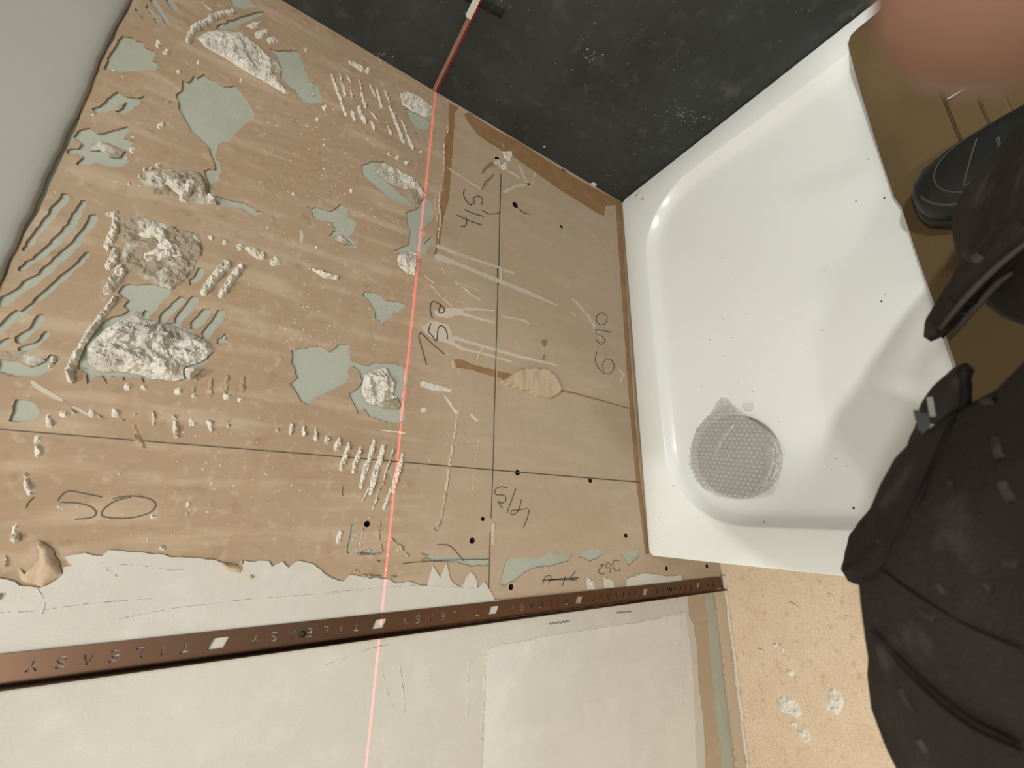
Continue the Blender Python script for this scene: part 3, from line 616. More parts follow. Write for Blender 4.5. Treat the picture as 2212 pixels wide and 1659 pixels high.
# ------------------------------------------------------------------ details on the dark wall
V, F = [], []
def scuff(p, s, n, spread):
    for _ in range(n):
        y, z = side((p[0] + random.gauss(0, spread[0]), p[1] + random.gauss(0, spread[1])))
        b = len(V); a0 = random.uniform(0, 6); q = s * random.uniform(.4, 1.4)
        for k in range(5):
            a = a0 + k * 1.257
            V.append((-.0004, min(y + math.cos(a) * q * random.uniform(.4, 1.7), -.001), z + math.sin(a) * q * random.uniform(.4, 1.1)))
        V.append((-.0012, y, z)); F.extend([(b + k, b + (k + 1) % 5, b + 5) for k in range(5)])
scuff((1475, 245), .0016, 70, (34, 13)); scuff((1275, 128), .002, 14, (12, 10)); scuff((1420, 150), .001, 70, (120, 70)); scuff((1500, 290), .0009, 30, (40, 30)); scuff((1010, 100), .0008, 25, (60, 40)); scuff((815, 122), .002, 12, (14, 5)); scuff((1400, 330), .0012, 25, (50, 40)); scuff((1330, 390), .0014, 12, (14, 12))
V = [(v[0], min(v[1], -.002), max(v[2], .003)) for v in V]
tag(link('plaster_scuffs', V, F, material('pale_scuff', (.26, .25, .225), .9), wr), kind='stuff')
lump('plaster_crumb', [side(p) for p in px('B', [(1702,1175),(1730,1165),(1748,1185),(1725,1200),(1708,1195)])], .004, m_adh, wr, fmap=sidemap, sp=.002)
lump('plaster_crumb', [side(p) for p in px('B', [(1400,935),(1415,930),(1420,942),(1405,946)])], .002, m_adh, wr, fmap=sidemap, sp=.002)
# timber strip along the laser line with a white end
bt = empty('timber_batten', (0, -.2, LASER_Z + .003))
def strip3(name, y0, y1, x0, x1, z0, z1, mat): return box(name, (x0, y0, z0), (x1, y1, z1), mat, bt, .0006)
strip3('strip', -.176, -.0035, -.0045, -.0002, LASER_Z + .0022, LASER_Z + .0085, m_wood)
strip3('white_end', -.62, -.172, -.0070, -.0002, LASER_Z + .0022, LASER_Z + .0125, m_white)
tag(bt, 'thin brown strip with white end fixed along the dark wall at the laser line', 'batten')
mb = material('flat_black', (.008, .008, .008), .8)  # plain black colour for the short strip on the dark wall
tp = [side(p) for p in [(1000, -14), (1045, -2), (1092, 20), (1083, 42), (1034, 16), (1005, 4)]]
lump('black_strip', tp, .0022, mb, None, fmap=sidemap, sp=.006, base=-.0002, edge=.002, rg=.1)
tag(bpy.data.objects['black_strip'], 'short black strip crossing behind the white-ended batten on the dark wall', 'tape')

# ------------------------------------------------------------------ shower tray
def rrect(x0, x1, y0, y1, r, n=10):
    pts = []
    for cx, cy, a0 in ((x1 - r, y1 - r, 0), (x0 + r, y1 - r, 90), (x0 + r, y0 + r, 180), (x1 - r, y0 + r, 270)):
        for k in range(n + 1):
            a = math.radians(a0 + 90 * k / n); pts.append((cx + r * math.cos(a), cy + r * math.sin(a)))
    return pts
TX0, TX1, TY0, TY1 = -0.985, -0.0015, -0.98, -0.0035
tray = empty('shower_tray', (-.49, -.4, FLOOR_Z))
prof = [(0.0, -.040, .014), (0.0, -.005, .014), (.0012, -.0015, .0135), (.005, 0.0, .013), (.066, 0.0, .165), (.069, -.0006, .163), (.071, -.003, .162), (.086, -.017, .15), (.092, -.0205, .147), (.101, -.0225, .142), (.115, -.0235, .135), (.22, -.028, .10)]
rings = []
for ins, z, r in prof:
    rings.append([(x, y, z) for x, y in rrect(TX0 + ins, TX1 - ins, TY0 + ins, TY1 - ins, r, 12)])
loft('basin', rings, m_tray, tray, cap=True)
me = bpy.data.objects['basin'].data
for p in me.polygons: p.use_smooth = len(p.vertices) == 4
for x in (-.88, -.49, -.10):
    for y in (-.88, -.12):
        loft('support_foot', [[(x + r * math.cos(a), y + r * math.sin(a), z) for a in [math.pi * k / 6 for k in range(12)]] for r, z in ((.03, FLOOR_Z), (.03, FLOOR_Z + .012), (.012, FLOOR_Z + .016), (.012, -.041))], m_white, tray)
tag(tray, 'low white acrylic shower tray with rounded recess, raised against the stripped wall', 'shower tray')

# grit on the tray
V, F = [], []
def tray_z(x, y):
    d = min(x - TX0, TX1 - x, y - TY0, TY1 - y)
    zs = [(0, 0), (.066, 0), (.071, -.003), (.086, -.017), (.101, -.0225), (.115, -.0235), (.22, -.028), (9, -.028)]
    for (a, za), (b, zb) in zip(zs, zs[1:]):
        if a <= d <= b: return za + (zb - za) * (d - a) / (b - a)
    return 0
def speck(p, s):
    x, y = flat(p, -.024); z = tray_z(x, y); x, y = flat(p, z); b = len(V)
    for k in range(4):
        a = k * 1.57 + random.uniform(-.4, .4); V.append((x + math.cos(a) * s * random.uniform(.6, 1.5), y + math.sin(a) * s * random.uniform(.6, 1.2), z + .0003))
    V.append((x, y, z + s * .9)); F.extend([(b, b+1, b+4), (b+1, b+2, b+4), (b+2, b+3, b+4), (b+3, b, b+4)])
for p, s in [((1904,651),.0022), ((1776,714),.0012), ((1780,584),.0011), ((1844,1097),.0024), ((1651,1128),.0018), ((1559,557),.001), ((1580,729),.0011), ((1562,689),.0011), ((1534,733),.001), ((1612,795),.001), ((1455,1049),.0016), ((1910,428),.002), ((1849,435),.0012), ((1876,344),.0014), ((1912,636),.001), ((1517,834),.001), ((1626,846),.001), ((1610,680),.0009), ((1460,665),.0008), ((1590,840),.0008), ((1680,860),.0008), ((1829,1006),.001), ((1805,990),.001)]: speck(p, s)
for _ in range(45): speck((random.uniform(1480, 1800), random.uniform(480, 1100)), random.uniform(.0003, .0007))
for _ in range(60): speck((random.gauss(1418, 14), random.gauss(1130, 45)), random.uniform(.0003, .0007))
for _ in range(14): speck((random.gauss(1408, 5), random.uniform(640, 1000)), random.uniform(.0003, .0007))
tag(link('grit', V, F, material('dark_grit', (.045, .04, .035), .9)), 'dark specks of grit scattered over the white tray', 'grit', kind='stuff')
# rubble in the tray corner
for p, s in [((1375, 421), .006), ((1388, 430), .005), ((1380, 414), .004)]:
    x, y = flat(p, 0.0)
    o = lump('plaster_flake', dab((x, y), s, 8, int(p[0])), .002, m_peel, None, fmap=floormap, sp=.002, sgn=1, base=.0002)
    tag(o, {1375: 'tan flake on the tray rim nearest the corner of the two walls', 1388: 'small brown flake on tray rim, furthest from the dark wall', 1380: 'smallest tan flake on tray rim, touching the dark wall'}[p[0]], 'flake', 'plaster flakes in the tray corner')
x, y = flat((1617, 878), -.024)
cz = tray_z(x, y)
ch = slab('plaster_chip', [(flat(p, cz + .003)) for p in [(1604, 872), (1628, 871), (1626, 882), (1623, 888), (1610, 886)]], [], cz + .0036, cz + .0003, m_chip, None, floormap)
tag(ch, 'small angular white plaster chip lying on the tray beside the bubble wrap', 'chip')

# ------------------------------------------------------------------ drain cover in bubble wrap
DC = np.array(flat((1590, 985), -.02)); DR = 0.083
dz = tray_z(*DC)
drain = empty('drain_cover', (DC[0], DC[1], dz))
m_disc = material('brushed_steel', (.44, .38, .345), .38, metal=.55)
rings = [[(DC[0] + r * math.cos(a), DC[1] + r * math.sin(a), dz + z) for a in [2 * math.pi * k / 48 for k in range(48)]] for r, z in ((DR - .004, .0006), (DR, .002), (DR, .011), (DR - .0015, .0128), (DR - .008, .0135), (DR - .05, .0142))]
loft('disc', rings, m_disc, drain)
for p in [(1569, 969), (1586, 973), (1562, 984), (1590, 991), (1574, 998)]:
    x, y = flat(p, dz + .016)
    loft('bolt_hole', [[(x + r * math.cos(a), y + r * math.sin(a), dz + z) for a in [math.pi * k / 5 for k in range(10)]] for r, z in ((.0026, .0140), (.0026, .0150), (.0018, .0150))], m_black, drain)
mw = bpy.data.materials.new('clear_bubble_film'); mw.use_nodes = True
nt = mw.node_tree
for n_ in list(nt.nodes): nt.nodes.remove(n_)
o_ = nt.nodes.new('ShaderNodeOutputMaterial'); mix = nt.nodes.new('ShaderNodeMixShader'); tr = nt.nodes.new('ShaderNodeBsdfTransparent'); gl = nt.nodes.new('ShaderNodeBsdfPrincipled')
gl.inputs['Base Color'].default_value = (.68, .685, .65, 1); gl.inputs['Roughness'].default_value = .12; gl.inputs['Specular IOR Level'].default_value = .9
fb = nt.nodes.new('ShaderNodeBump'); fb.inputs['Strength'].default_value = .6; fb.inputs['Distance'].default_value = .003; fz = nt.nodes.new('ShaderNodeTexNoise'); fz.inputs['Scale'].default_value = 160; ft = nt.nodes.new('ShaderNodeTexCoord')
nt.links.new(ft.outputs['Object'], fz.inputs['Vector']); nt.links.new(fz.outputs['Fac'], fb.inputs['Height']); nt.links.new(fb.outputs[0], gl.inputs['Normal'])
lw = nt.nodes.new('ShaderNodeLayerWeight'); nt.links.new(fb.outputs[0], lw.inputs['Normal']); lw.inputs['Blend'].default_value = .35
mr = nt.nodes.new('ShaderNodeMapRange'); mr.inputs[3].default_value = .36; mr.inputs[4].default_value = .95
nt.links.new(lw.outputs['Facing'], mr.inputs[0]); nt.links.new(mr.outputs[0], mix.inputs[0]); nt.links.new(tr.outputs[0], mix.inputs[1]); nt.links.new(gl.outputs[0], mix.inputs[2]); nt.links.new(mix.outputs[0], o_.inputs[0])
wrap_px = [(1475,1030),(1468,1024),(1480,1012),(1484,970),(1505,925),(1520,905),(1540,885),(1556,857),(1572,862),(1585,878),(1604,892),(1640,915),(1670,938),(1690,955),(1698,970),(1695,1010),(1686,1045),(1668,1072),(1640,1078),(1600,1079),(1560,1072),(1520,1056),(1490,1040)]
wp = rough([flat(p, dz + .004) for p in wrap_px], .006, .0016, 2.0)
def wrap_z(x, y):
    q = math.hypot(x - DC[0], y - DC[1])
    t = min(max((q - DR + .004) / .03, 0), 1); t = t * t * (3 - 2 * t)
    return dz + .0160 * (1 - t) + .0022 * t + .0008 * noise.noise((x * 60, y * 60, 2)) * (1 + 2 * t)
g_ = np.array([(x, y) for x in np.arange(DC[0] - .15, DC[0] + .15, .006) for y in np.arange(DC[1] - .15, DC[1] + .15, .006)])
g_ = g_[inside(g_, wp)]; g_ = g_[edist(g_, wp) > .002]
V2, F2 = cdt(wp, (), g_)
wrap = link('bubble_wrap', [(p[0], p[1], wrap_z(*p)) for p in V2], [tuple(f) for f in F2], mw, drain, True)
V, F = [], []
pit = .0098
for i in range(-18, 19):
    for j in range(-20, 21):
        x = DC[0] + pit * (i + .5 * (j % 2)); y = DC[1] + pit * .866 * j
        c = .94 * (x - DC[0]) - .34 * (y - DC[1]); s = .34 * (x - DC[0]) + .94 * (y - DC[1])
        x, y = DC[0] + c, DC[1] + s
        pt = np.array([(x, y)])
        if not inside(pt, wp)[0] or edist(pt, wp)[0] < .004: continue
        z = wrap_z(x, y); r = .0042; b = len(V); n = 8
        sx = random.uniform(.85, 1.1)
        for q, hz in ((1.0, 0.0), (.86, .5), (.5, .86)):
            V += [(x + r * sx * q * math.cos(2 * math.pi * k / n), y + r * q * math.sin(2 * math.pi * k / n), z + hz * .0030) for k in range(n)]
        V.append((x, y, z + .0030))
        for q in range(2):
            F += [(b + q * n + k, b + q * n + (k + 1) % n, b + (q + 1) * n + (k + 1) % n, b + (q + 1) * n + k) for k in range(n)]
        F += [(b + 2 * n + k, b + 2 * n + (k + 1) % n, b + 3 * n) for k in range(n)]
bub = link('bubble', V, F, mw, wrap, True)
bub.parent = wrap; bub.matrix_parent_inverse = Matrix.Translation(drain.location).inverted(); bub.matrix_parent_inverse = Matrix.Identity(4)
tag(bub, kind='stuff')
# folded double layers of film
for pts in ([(1540,985),(1548,950),(1580,915),(1588,918),(1560,955),(1548,990)], [(1650,955),(1672,965),(1674,1000),(1655,1045),(1630,1062),(1655,1020),(1652,985)]):
    lump('film_fold', rough([flat(p, dz + .019) for p in pts], .004, .0008), .0025, mw, drain, sp=.004, fmap=floormap, base=dz + .0192, sgn=1, smooth=True)
tag(drain, 'round drain cover wrapped in clear bubble wrap lying in the shower tray', 'drain cover')

# ------------------------------------------------------------------ cardboard sheet
card = empty('cardboard_sheet', (-.42, -.8, 0.0))
def sm(t): t = min(max(t, 0), 1); return t * t * (3 - 2 * t)
def card_base(x, y): return .0045 - .0255 * sm((-.06 - x) / .16) * sm((y + .955) / .10)
cpoly = [(-.80, -.5565), (-.645, -.5565), (-.50, -.5545), (-.41, -.555), (-.385, -.5505), (-.29, -.5500), (-.16, -.553), (-.075, -.558), (-.052, -.560), (-.040, -.566), (-.036, -.578), (-.034, -.62), (-.03, -1.05), (-.80, -1.05)]
ys = [-.6375, -.668, -.69]
V2, F2 = cdt(cpoly, (), [(x, y + d) for x in np.arange(-.79, -.04, .02) for y in list(np.arange(-1.04, -.57, .03)) + ys for d in ((0,) if y not in ys else (-.002, 0, .002))])
def card_z(x, y):
    z = card_base(x, y) + .0010 * noise.noise((x * 5, y * 5, 0))
    for yy, dp in zip(ys, (.0022, .0010, .0008)):
        if abs(y - yy) < .0008: z -= dp
    return z
n = len(V2); verts = [(p[0], p[1], card_z(*p)) for p in V2]; faces = [tuple(f) for f in F2]
for a, b in boundary(F2):
    k = len(verts); verts += [(V2[q][0], V2[q][1], card_base(*V2[q]) - .0036) for q in (a, b)]; faces.append((b, a, k, k + 1))
link('sheet', verts, faces, m_card, card)
writing_mat = material('cardboard_groove', (.07, .042, .018), .95)
for y, x0, x1, w in ((-.6375, -.52, -.13, .0016), (-.668, -.42, -.29, .0011)):
    n = 24; V = []; 
    for i in range(n + 1):
        x = x0 + (x1 - x0) * i / n; yy = y + .0012 * noise.noise((x * 30, y, 0))
        V += [(x, yy - w / 2, card_base(x, yy) + .0014), (x, yy + w / 2, card_base(x, yy) + .0014)]
    link('score_line', V, [(2*i, 2*i+2, 2*i+3, 2*i+1) for i in range(n)], writing_mat, card)
tag(card, 'brown cardboard sheet laid over the front of the shower tray under the shoe', 'cardboard')
def stick(name, p0, p1, z, r, mat, label, cat, grp=None):
    a = np.array([*flat(p0, z), z]); b = np.array([*flat(p1, z), z]); d = (b - a) / np.linalg.norm(b - a); s = np.array([-d[1], d[0], 0])
    rings = []
    for t, k in ((0, .35), (.08, .9), (.5, 1.0), (.92, .8), (1, .3)):
        c = a + (b - a) * t + s * r * .8 * math.sin(t * 3.1)
        rings.append([tuple(c + s * r * k * math.cos(q) + np.array([0, 0, 1]) * (r * k * math.sin(q))) for q in [math.pi * j / 3 for j in range(6)]])
    o = loft(name, rings, mat)
    tag(o, label, cat, grp); return o
stick('white_splinter', (2046, 215), (2112, 178), -.0165, .0016, m_chip, 'thin white sliver lying across the crease of the cardboard sheet', 'splinter')

# ------------------------------------------------------------------ floor debris
splats = [([(770,1240),(800,1230),(850,1245),(890,1290),(905,1340),(880,1370),(850,1350),(820,1340),(780,1330),(768,1280)], 'cracked oval plaster splat on the chipboard, nearest the wall base'), ([(1060,1205),(1090,1185),(1130,1210),(1155,1270),(1140,1310),(1110,1370),(1095,1330),(1050,1320),(1035,1290),(1060,1260)], 'ragged leaf-shaped plaster splat on the chipboard, furthest from the wall'),
          ([(880,1440),(915,1430),(955,1455),(960,1500),(920,1510),(890,1480)], 'lumpy plaster splat on the chipboard below the cracked oval one'), ([(835,1395),(865,1385),(880,1415),(850,1435)], 'small plaster crumb beside the lumpy splat on the chipboard'), ([(815,1080),(840,1068),(862,1100),(850,1125),(820,1110)], 'small round plaster dot on the chipboard above the cracked oval splat'),
          ([(735,920),(755,915),(765,935),(750,950),(735,942)], 'tiny round plaster dot on the chipboard, second closest to the tray'), ([(1480,1610),(1530,1590),(1580,1620),(1590,1659),(1500,1659)], 'rounded plaster splat on the chipboard by the dark trouser leg')]
for i, (pts, lab) in enumerate(splats):
    o = lump('plaster_splat', [flat(p, FLOOR_Z) for p in px('H', pts)], .0045, m_chip, None, fmap=floormap, sp=.004, sgn=1, base=FLOOR_Z + .0002, rg=.9, seed=i * 2.2, freq=90)
    tag(o, lab, 'plaster splat', 'plaster splats on the chipboard floor')
for i, (a, b, lab) in enumerate([((1064, 632), (1088, 684), 'white splinter on the chipboard closest to the trouser leg'), ((833, 684), (886, 732), 'long white splinter on the chipboard between the trim and the leg'), ((648, 960), (680, 984), 'short white splinter on the chipboard near the wall base'), ((776, 930), (800, 990), 'curved pale splinter beside the tiny plaster dot on the chipboard')]):
    p = px('H', [a, b]); stick('splinter', p[0], p[1], FLOOR_Z + .0028, .0025, m_chip, lab, 'splinter', 'splinters on the chipboard floor')
V, F = [], []
for _ in range(90):
    x, y = flat((random.uniform(1600, 1900), random.uniform(1260, 1659)), FLOOR_Z); b = len(V); s = random.uniform(.0005, .0016)
    for k in range(4):
        a = k * 1.57; V.append((x + math.cos(a) * s, y + math.sin(a) * s * 1.4, FLOOR_Z + .0002))
    V.append((x, y, FLOOR_Z + s)); F.extend([(b, b+1, b+4), (b+1, b+2, b+4), (b+2, b+3, b+4), (b+3, b, b+4)])
tag(link('floor_dust', V, F, m_adh), 'tiny pale plaster crumbs sprinkled over the chipboard floor', 'crumbs', kind='stuff')

# ------------------------------------------------------------------ tile trim with stencilled lettering
trim = empty('tile_trim', (-1.058, -.004, -.27))
TXR, TXL = -1.0445, -1.0715
TZ0, TZ1 = -.272, 1.068
GL = {'T': [[(0, 1), (1, 1)], [(.5, 1), (.5, 0)]], 'I': [[(.5, 0), (.5, 1)]], 'L': [[(.1, 1), (.1, 0), (.95, 0)]], 'E': [[(.95, 1), (.1, 1), (.1, 0), (.95, 0)], [(.1, .5), (.8, .5)]],
      'A': [[(0, 0), (.5, 1), (1, 0)]], 'S': [[(.95, .82), (.75, .98), (.3, .98), (.1, .78), (.3, .56), (.72, .45), (.93, .25), (.72, .02), (.25, .02), (.05, .2)]], 'Y': [[(0, 1), (.5, .5), (1, 1)], [(.5, .5), (.5, 0)]]}
holes = []
LH, LW, SW = .0095, .0075, .0019
base_x = -1.0535
def glyph(ch, z0):
    for pl in GL[ch]:
        pts = [(base_x - v * LH, z0 + u * LW) for u, v in pl]
        w = SW
        P = ribbon(pts, w, .0)
        holes.append(P)
pitch = .1932
for k in range(8):
    zc = -.1747 + pitch * k
    holes.append([(base_x + .0015, zc - .0095), (base_x + .0015, zc + .006), (base_x - LH - .001, zc + .0105), (base_x - LH - .001, zc - .005)])
    for q, ch in enumerate('TILEASY'):
        z0 = zc + .0285 + q * .0205
        if z0 + LW < TZ1: glyph(ch, z0)
for q, ch in enumerate('SY'):
    glyph(ch, -.1747 + .0285 + (q + 5) * .0205 - pitch)
for z in (.699, -.068): holes.append(circle((-1.059, z), .0042))
holes = [h for h in holes if max(p[1] for p in h) < TZ1 - .002 and min(p[1] for p in h) > TZ0 + .002]
outer = [(TXL, TZ0), (TXR - .004, TZ0), (TXR - .001, TZ0 + .0015), (TXR, TZ0 + .005), (TXR, TZ1), (TXL, TZ1)]
slab('anchor_leg', outer, holes, -.0042, -.0030, m_copper, trim)
for z in (.699, -.068):
    loft('fixing_screw', [[(-1.059 + r * math.cos(a), y, z + r * math.sin(a)) for a in [math.pi * k / 6 for k in range(12)]] for r, y in ((.004, -.0012), (.004, -.0030), (.0022, -.0036))], m_black, trim)
pr = [(TXL + .0004, -.0030), (TXL + .0002, -.0048), (TXL - .0006, -.0056), (TXL - .0010, -.0145), (TXL - .0022, -.0150), (TXL - .0030, -.0142), (TXL - .0026, -.0050), (TXL - .0020, -.0030)]
loft('face_leg', [[(x, y, z) for x, y in pr] for z in (TZ0 - .006, TZ0, .1, .4, .7, TZ1)], m_copper, trim, smooth=False)
tag(trim, 'bronze metal tile trim with punched TILEASY lettering running up the cream wall', 'tile trim')

# ------------------------------------------------------------------ person
m_trouser = material('charcoal_work_trousers', (0.036, 0.031, 0.028), 0.95, var=[(10, 5, .45, .7, (0.058, 0.05, 0.044), .9), (30, 5, .60, .72, (0.12, 0.105, 0.095), .55), (4, 3, .5, .7, (0.045, 0.030, 0.030), .6)], bump=[(40, 4, .5, .006), (900, 2, .6, .0008)], spec=.1)
m_seam = material('seam_and_pocket_shade', (0.024, 0.020, 0.019), 0.95, spec=.1)
m_edge_light = material('painted_edge_highlight', (0.105, 0.092, 0.082), 0.95, spec=.1)  # lighter cloth tone, pocket edge highlights painted into the colour
m_dust = material('dry_plaster_smear', (0.088, 0.08, 0.072), 0.95, var=[(160, 3, .45, .6, (.045, .039, .035), .9)], spec=.1)
m_shoe = material('black_rubber_shoe', (0.012, 0.013, 0.012), 0.55, var=[(60, 4, .6, .75, (.05, .05, .04), .4)], bump=[(200, 3, .2, .001)])
m_skin = material('skin', (0.27, 0.14, 0.092), 0.55, var=[(60, 4, .45, .7, (0.33, 0.18, 0.125), .6)], bump=[(300, 4, .2, .0006)])
m_jumper = material('dark_jumper', (0.03, 0.03, 0.033), 0.95, bump=[(500, 2, .5, .001)])
person = empty('person', (-.85, -.80, .007))
def leg_rings(secs, n=56, fold=.0085, seed=0):
    """secs: (cx, cy, cz, rx, ry, tilt)  horizontal elliptical sections, interpolated"""
    S = np.array(secs, float); out = []
    m = len(S); K = 9
    for i in range(m - 1):
        p0, p1, p2, p3 = S[max(i-1, 0)], S[i], S[i+1], S[min(i+2, m-1)]
        for t in np.linspace(0, 1, K)[:(-1 if i < m - 2 else None)]:
            out.append(.5 * ((2*p1) + (-p0+p2)*t + (2*p0-5*p1+4*p2-p3)*t*t + (-p0+3*p1-3*p2+p3)*t**3))
    rings = []
    for s in out:
        ring = []
        for k in range(n):
            a = 2 * math.pi * k / n
            d = 1 + (noise.noise((math.cos(a) * 1.6, math.sin(a) * 1.6, s[2] * 9 + seed)) * fold + noise.noise((math.cos(a) * 3, math.sin(a) * 3 + s[2] * 14, s[2] * 22 + seed)) * fold * .7) / .1
            ring.append((s[0] + s[3] * d * math.cos(a), s[1] + s[4] * d * math.sin(a), s[2] + s[5] * math.cos(a) + (s[6] if len(s) > 6 else 0) * math.sin(a)))
        rings.append(ring)
    return rings
# right leg (image top) splays out to the shoe on the cardboard, left leg stands on the floor beside the tray
tr_r = leg_rings([(-.480, -.742, .030, .060, .070, 0), (-.515, -.735, .10, .064, .070, 0), (-.605, -.720, .22, .074, .075, 0), (-.725, -.722, .41, .086, .088, 0), (-.79, -.79, .56, .10, .105, 0), (-.82, -.92, .72, .12, .13, 0), (-.82, -1.0, .86, .12, .13, 0)], seed=1)
tr_l = leg_rings([(-1.11, -.87, -.235, .065, .080, 0), (-1.10, -.86, -.10, .070, .085, 0), (-1.075, -.81, .08, .085, .095, 0), (-1.025, -.722, .30, .118, .115, 0), (-.987, -.680, .49, .145, .125, 0), (-.955, -.760, .61, .140, .124, 0), (-.93, -.90, .72, .135, .14, 0), (-.92, -1.0, .86, .13, .13, 0)], seed=5)
trousers = loft('trousers', tr_l, m_trouser, person)
leg2 = loft('trouser_leg', tr_r, m_trouser, trousers); leg2.matrix_parent_inverse = Matrix.Identity(4)
def sub(o): o.parent = trousers; o.matrix_parent_inverse = Matrix.Identity(4); return o
def pouch(name, pts, mat, dep, n=20, seed=0, cap=True):
    """soft tube: (px, py, z, half width in px) stations, flattened along the view depth by dep metres"""
    S = np.array(pts, float); st = []
    m = len(S)
    for i in range(m - 1):
        p0, p1, p2, p3 = S[max(i-1, 0)], S[i], S[i+1], S[min(i+2, m-1)]
        for t in np.linspace(0, 1, 7)[:(-1 if i < m - 2 else None)]:
            st.append(.5 * ((2*p1) + (-p0+p2)*t + (2*p0-5*p1+4*p2-p3)*t*t + (-p0+3*p1-3*p2+p3)*t**3))
    st = np.array(st); T = np.gradient(st[:, :2], axis=0); T /= np.hypot(T[:, 0], T[:, 1])[:, None]
    rings = []
    for i, (q, t) in enumerate(zip(st, T)):
        c = at(q[:2], 2, q[2]); e = at((q[0] - t[1] * q[3], q[1] + t[0] * q[3]), 2, q[2])
        v = CAM - c; v /= np.linalg.norm(v)
        a = e - c; a -= v * (a @ v)
        dd = dep * min(1, .25 + q[3] / 30)
        ring = []
        for k in range(n):
            th = 2 * math.pi * k / n
            w = 1 + .12 * noise.noise((math.cos(th) * 2, math.sin(th) * 2, i * .35 + seed))
            ring.append(tuple(c + a * math.cos(th) * w + v * dd * math.sin(th) * w))
        rings.append(ring)
    return loft(name, rings, mat, cap=cap)
sub(pouch('holster_pocket', [(2098, 792, .515, 10), (2076, 815, .512, 28), (2045, 880, .505, 52), (2015, 960, .50, 50), (1985, 1040, .49, 52), (1950, 1110, .475, 62), (1898, 1180, .455, 66), (1856, 1222, .445, 48), (1824, 1242, .44, 16)], m_trouser, .024, seed=2))
sub(pouch('pocket_fold', [(2000, 1010, .508, 8), (1985, 1060, .504, 20), (1965, 1120, .496, 22), (1930, 1190, .482, 18), (1888, 1228, .468, 7)], m_trouser, .012, seed=4))
sub(pouch('pocket_edge_highlight', [(2012, 985, .523, 4), (1985, 1060, .518, 6), (1955, 1120, .508, 6), (1922, 1186, .496, 7), (1870, 1222, .478, 4)], m_edge_light, .006, seed=4))  # pale tube painting the lit edge of the pocket
sub(pouch('holster_pocket', [(2250, 470, .51, 40), (2180, 530, .50, 46), (2110, 590, .485, 40), (2060, 655, .47, 34), (2022, 705, .455, 26), (2003, 733, .452, 10)], m_trouser, .022, seed=7))
sub(pouch('pocket_lip', [(2250, 540, .505, 7), (2162, 606, .49, 8), (2100, 672, .475, 8), (2048, 734, .462, 5)], m_edge_light, .006, seed=9))
sub(pouch('pocket_shade', [(2250, 522, .492, 20), (2162, 588, .48, 16), (2090, 656, .466, 16), (2030, 726, .454, 9)], m_seam, .004, seed=9))  # dark strip standing in for the shade inside the open pocket
# zip on the near pocket
def near(p, z): return at(p, 2, z)
def bar(name, p0, p1, z, w, h, mat, par):
    a, b = near(p0, z), near(p1, z); v = CAM - (a + b) / 2; v /= np.linalg.norm(v)
    d = (b - a) / np.linalg.norm(b - a); sd = np.cross(d, v)
    V = [tuple(q + sd * w * i + v * h * j) for q in (a, b) for i, j in ((-.5, 0), (.5, 0), (.5, 1), (-.5, 1))]
    o = link(name, V, [(0, 1, 2, 3)[::-1], (4, 5, 6, 7), (0, 1, 5, 4), (1, 2, 6, 5), (2, 3, 7, 6), (3, 0, 4, 7)], mat)
    o.parent = par; o.matrix_parent_inverse = Matrix.Identity(4); return o
m_zip = material('black_zip', (.015, .015, .014), .4)
m_zipw = material('white_zip_tape', (.36, .36, .33), .7)
pouch_o = trousers
bar('zip_slider', (1992, 893), (2004, 940), .531, .004, .003, m_zip, pouch_o)
bar('zip_puller', (1980, 886), (1991, 930), .534, .0025, .002, m_zip, pouch_o)
bar('zip_tape', (2008, 858), (2015, 900), .530, .0022, .002, m_zipw, pouch_o)
bar('zip_tape', (2022, 918), (2017, 934), .532, .0036, .002, m_zipw, pouch_o)
bar('zip_tape', (2012, 950), (2008, 964), .531, .0040, .002, m_zipw, pouch_o)
# seams and plaster smears laid on the cloth
from mathutils.bvhtree import BVHTree
bpy.context.view_layer.update()
def bvh_of(objs):
    V, F = [], []
    for o in objs:
        b = len(V); mw_ = o.matrix_world
        V += [mw_ @ v.co for v in o.data.vertices]; F += [tuple(k + b for k in p.vertices) for p in o.data.polygons]
    return BVHTree.FromPolygons(V, F)
cloth = bvh_of([o for o in [trousers] + list(trousers.children) if o.type == 'MESH'])
def hit(p, off):
    d = Vector(ray(p)).normalized(); h = cloth.ray_cast(Vector(CAM), d)
    if h[0] is None: return None
    n = h[1] if h[1].dot(d) < 0 else -h[1]
    return h[0] + n * off
def seam(name, pts, w, mat, off=.0007):
    P = np.array(pts, float); Q = []
    n = len(P)
    for i in range(n - 1):
        p0, p1, p2, p3 = P[max(i-1, 0)], P[i], P[i+1], P[min(i+2, n-1)]
        for t in np.linspace(0, 1, 8)[:-1]: Q.append(.5 * ((2*p1) + (-p0+p2)*t + (2*p0-5*p1+4*p2-p3)*t*t + (-p0+3*p1-3*p2+p3)*t**3))
    Q.append(P[-1]); Q = np.array(Q); T = np.gradient(Q, axis=0); T /= np.hypot(T[:, 0], T[:, 1])[:, None]
    V = []
    for q, t in zip(Q, T):
        nn = np.array([-t[1], t[0]])
        h3 = [hit(q + nn * w * k, off * m) for k, m in ((-.5, .2), (0, 2.0), (.5, .2))]
        if any(h is None for h in h3): continue
        V += [tuple(h) for h in h3]
    m = len(V) // 3
    if m < 2: return
    sub(link(name, V, [f for i in range(m - 1) for f in ((3*i, 3*i+1, 3*i+4, 3*i+3), (3*i+1, 3*i+2, 3*i+5, 3*i+4))], mat, None, True))
seam('seam', [(1905, 1228), (1960, 1270), (2030, 1315), (2110, 1360), (2211, 1402)], 5, m_seam)
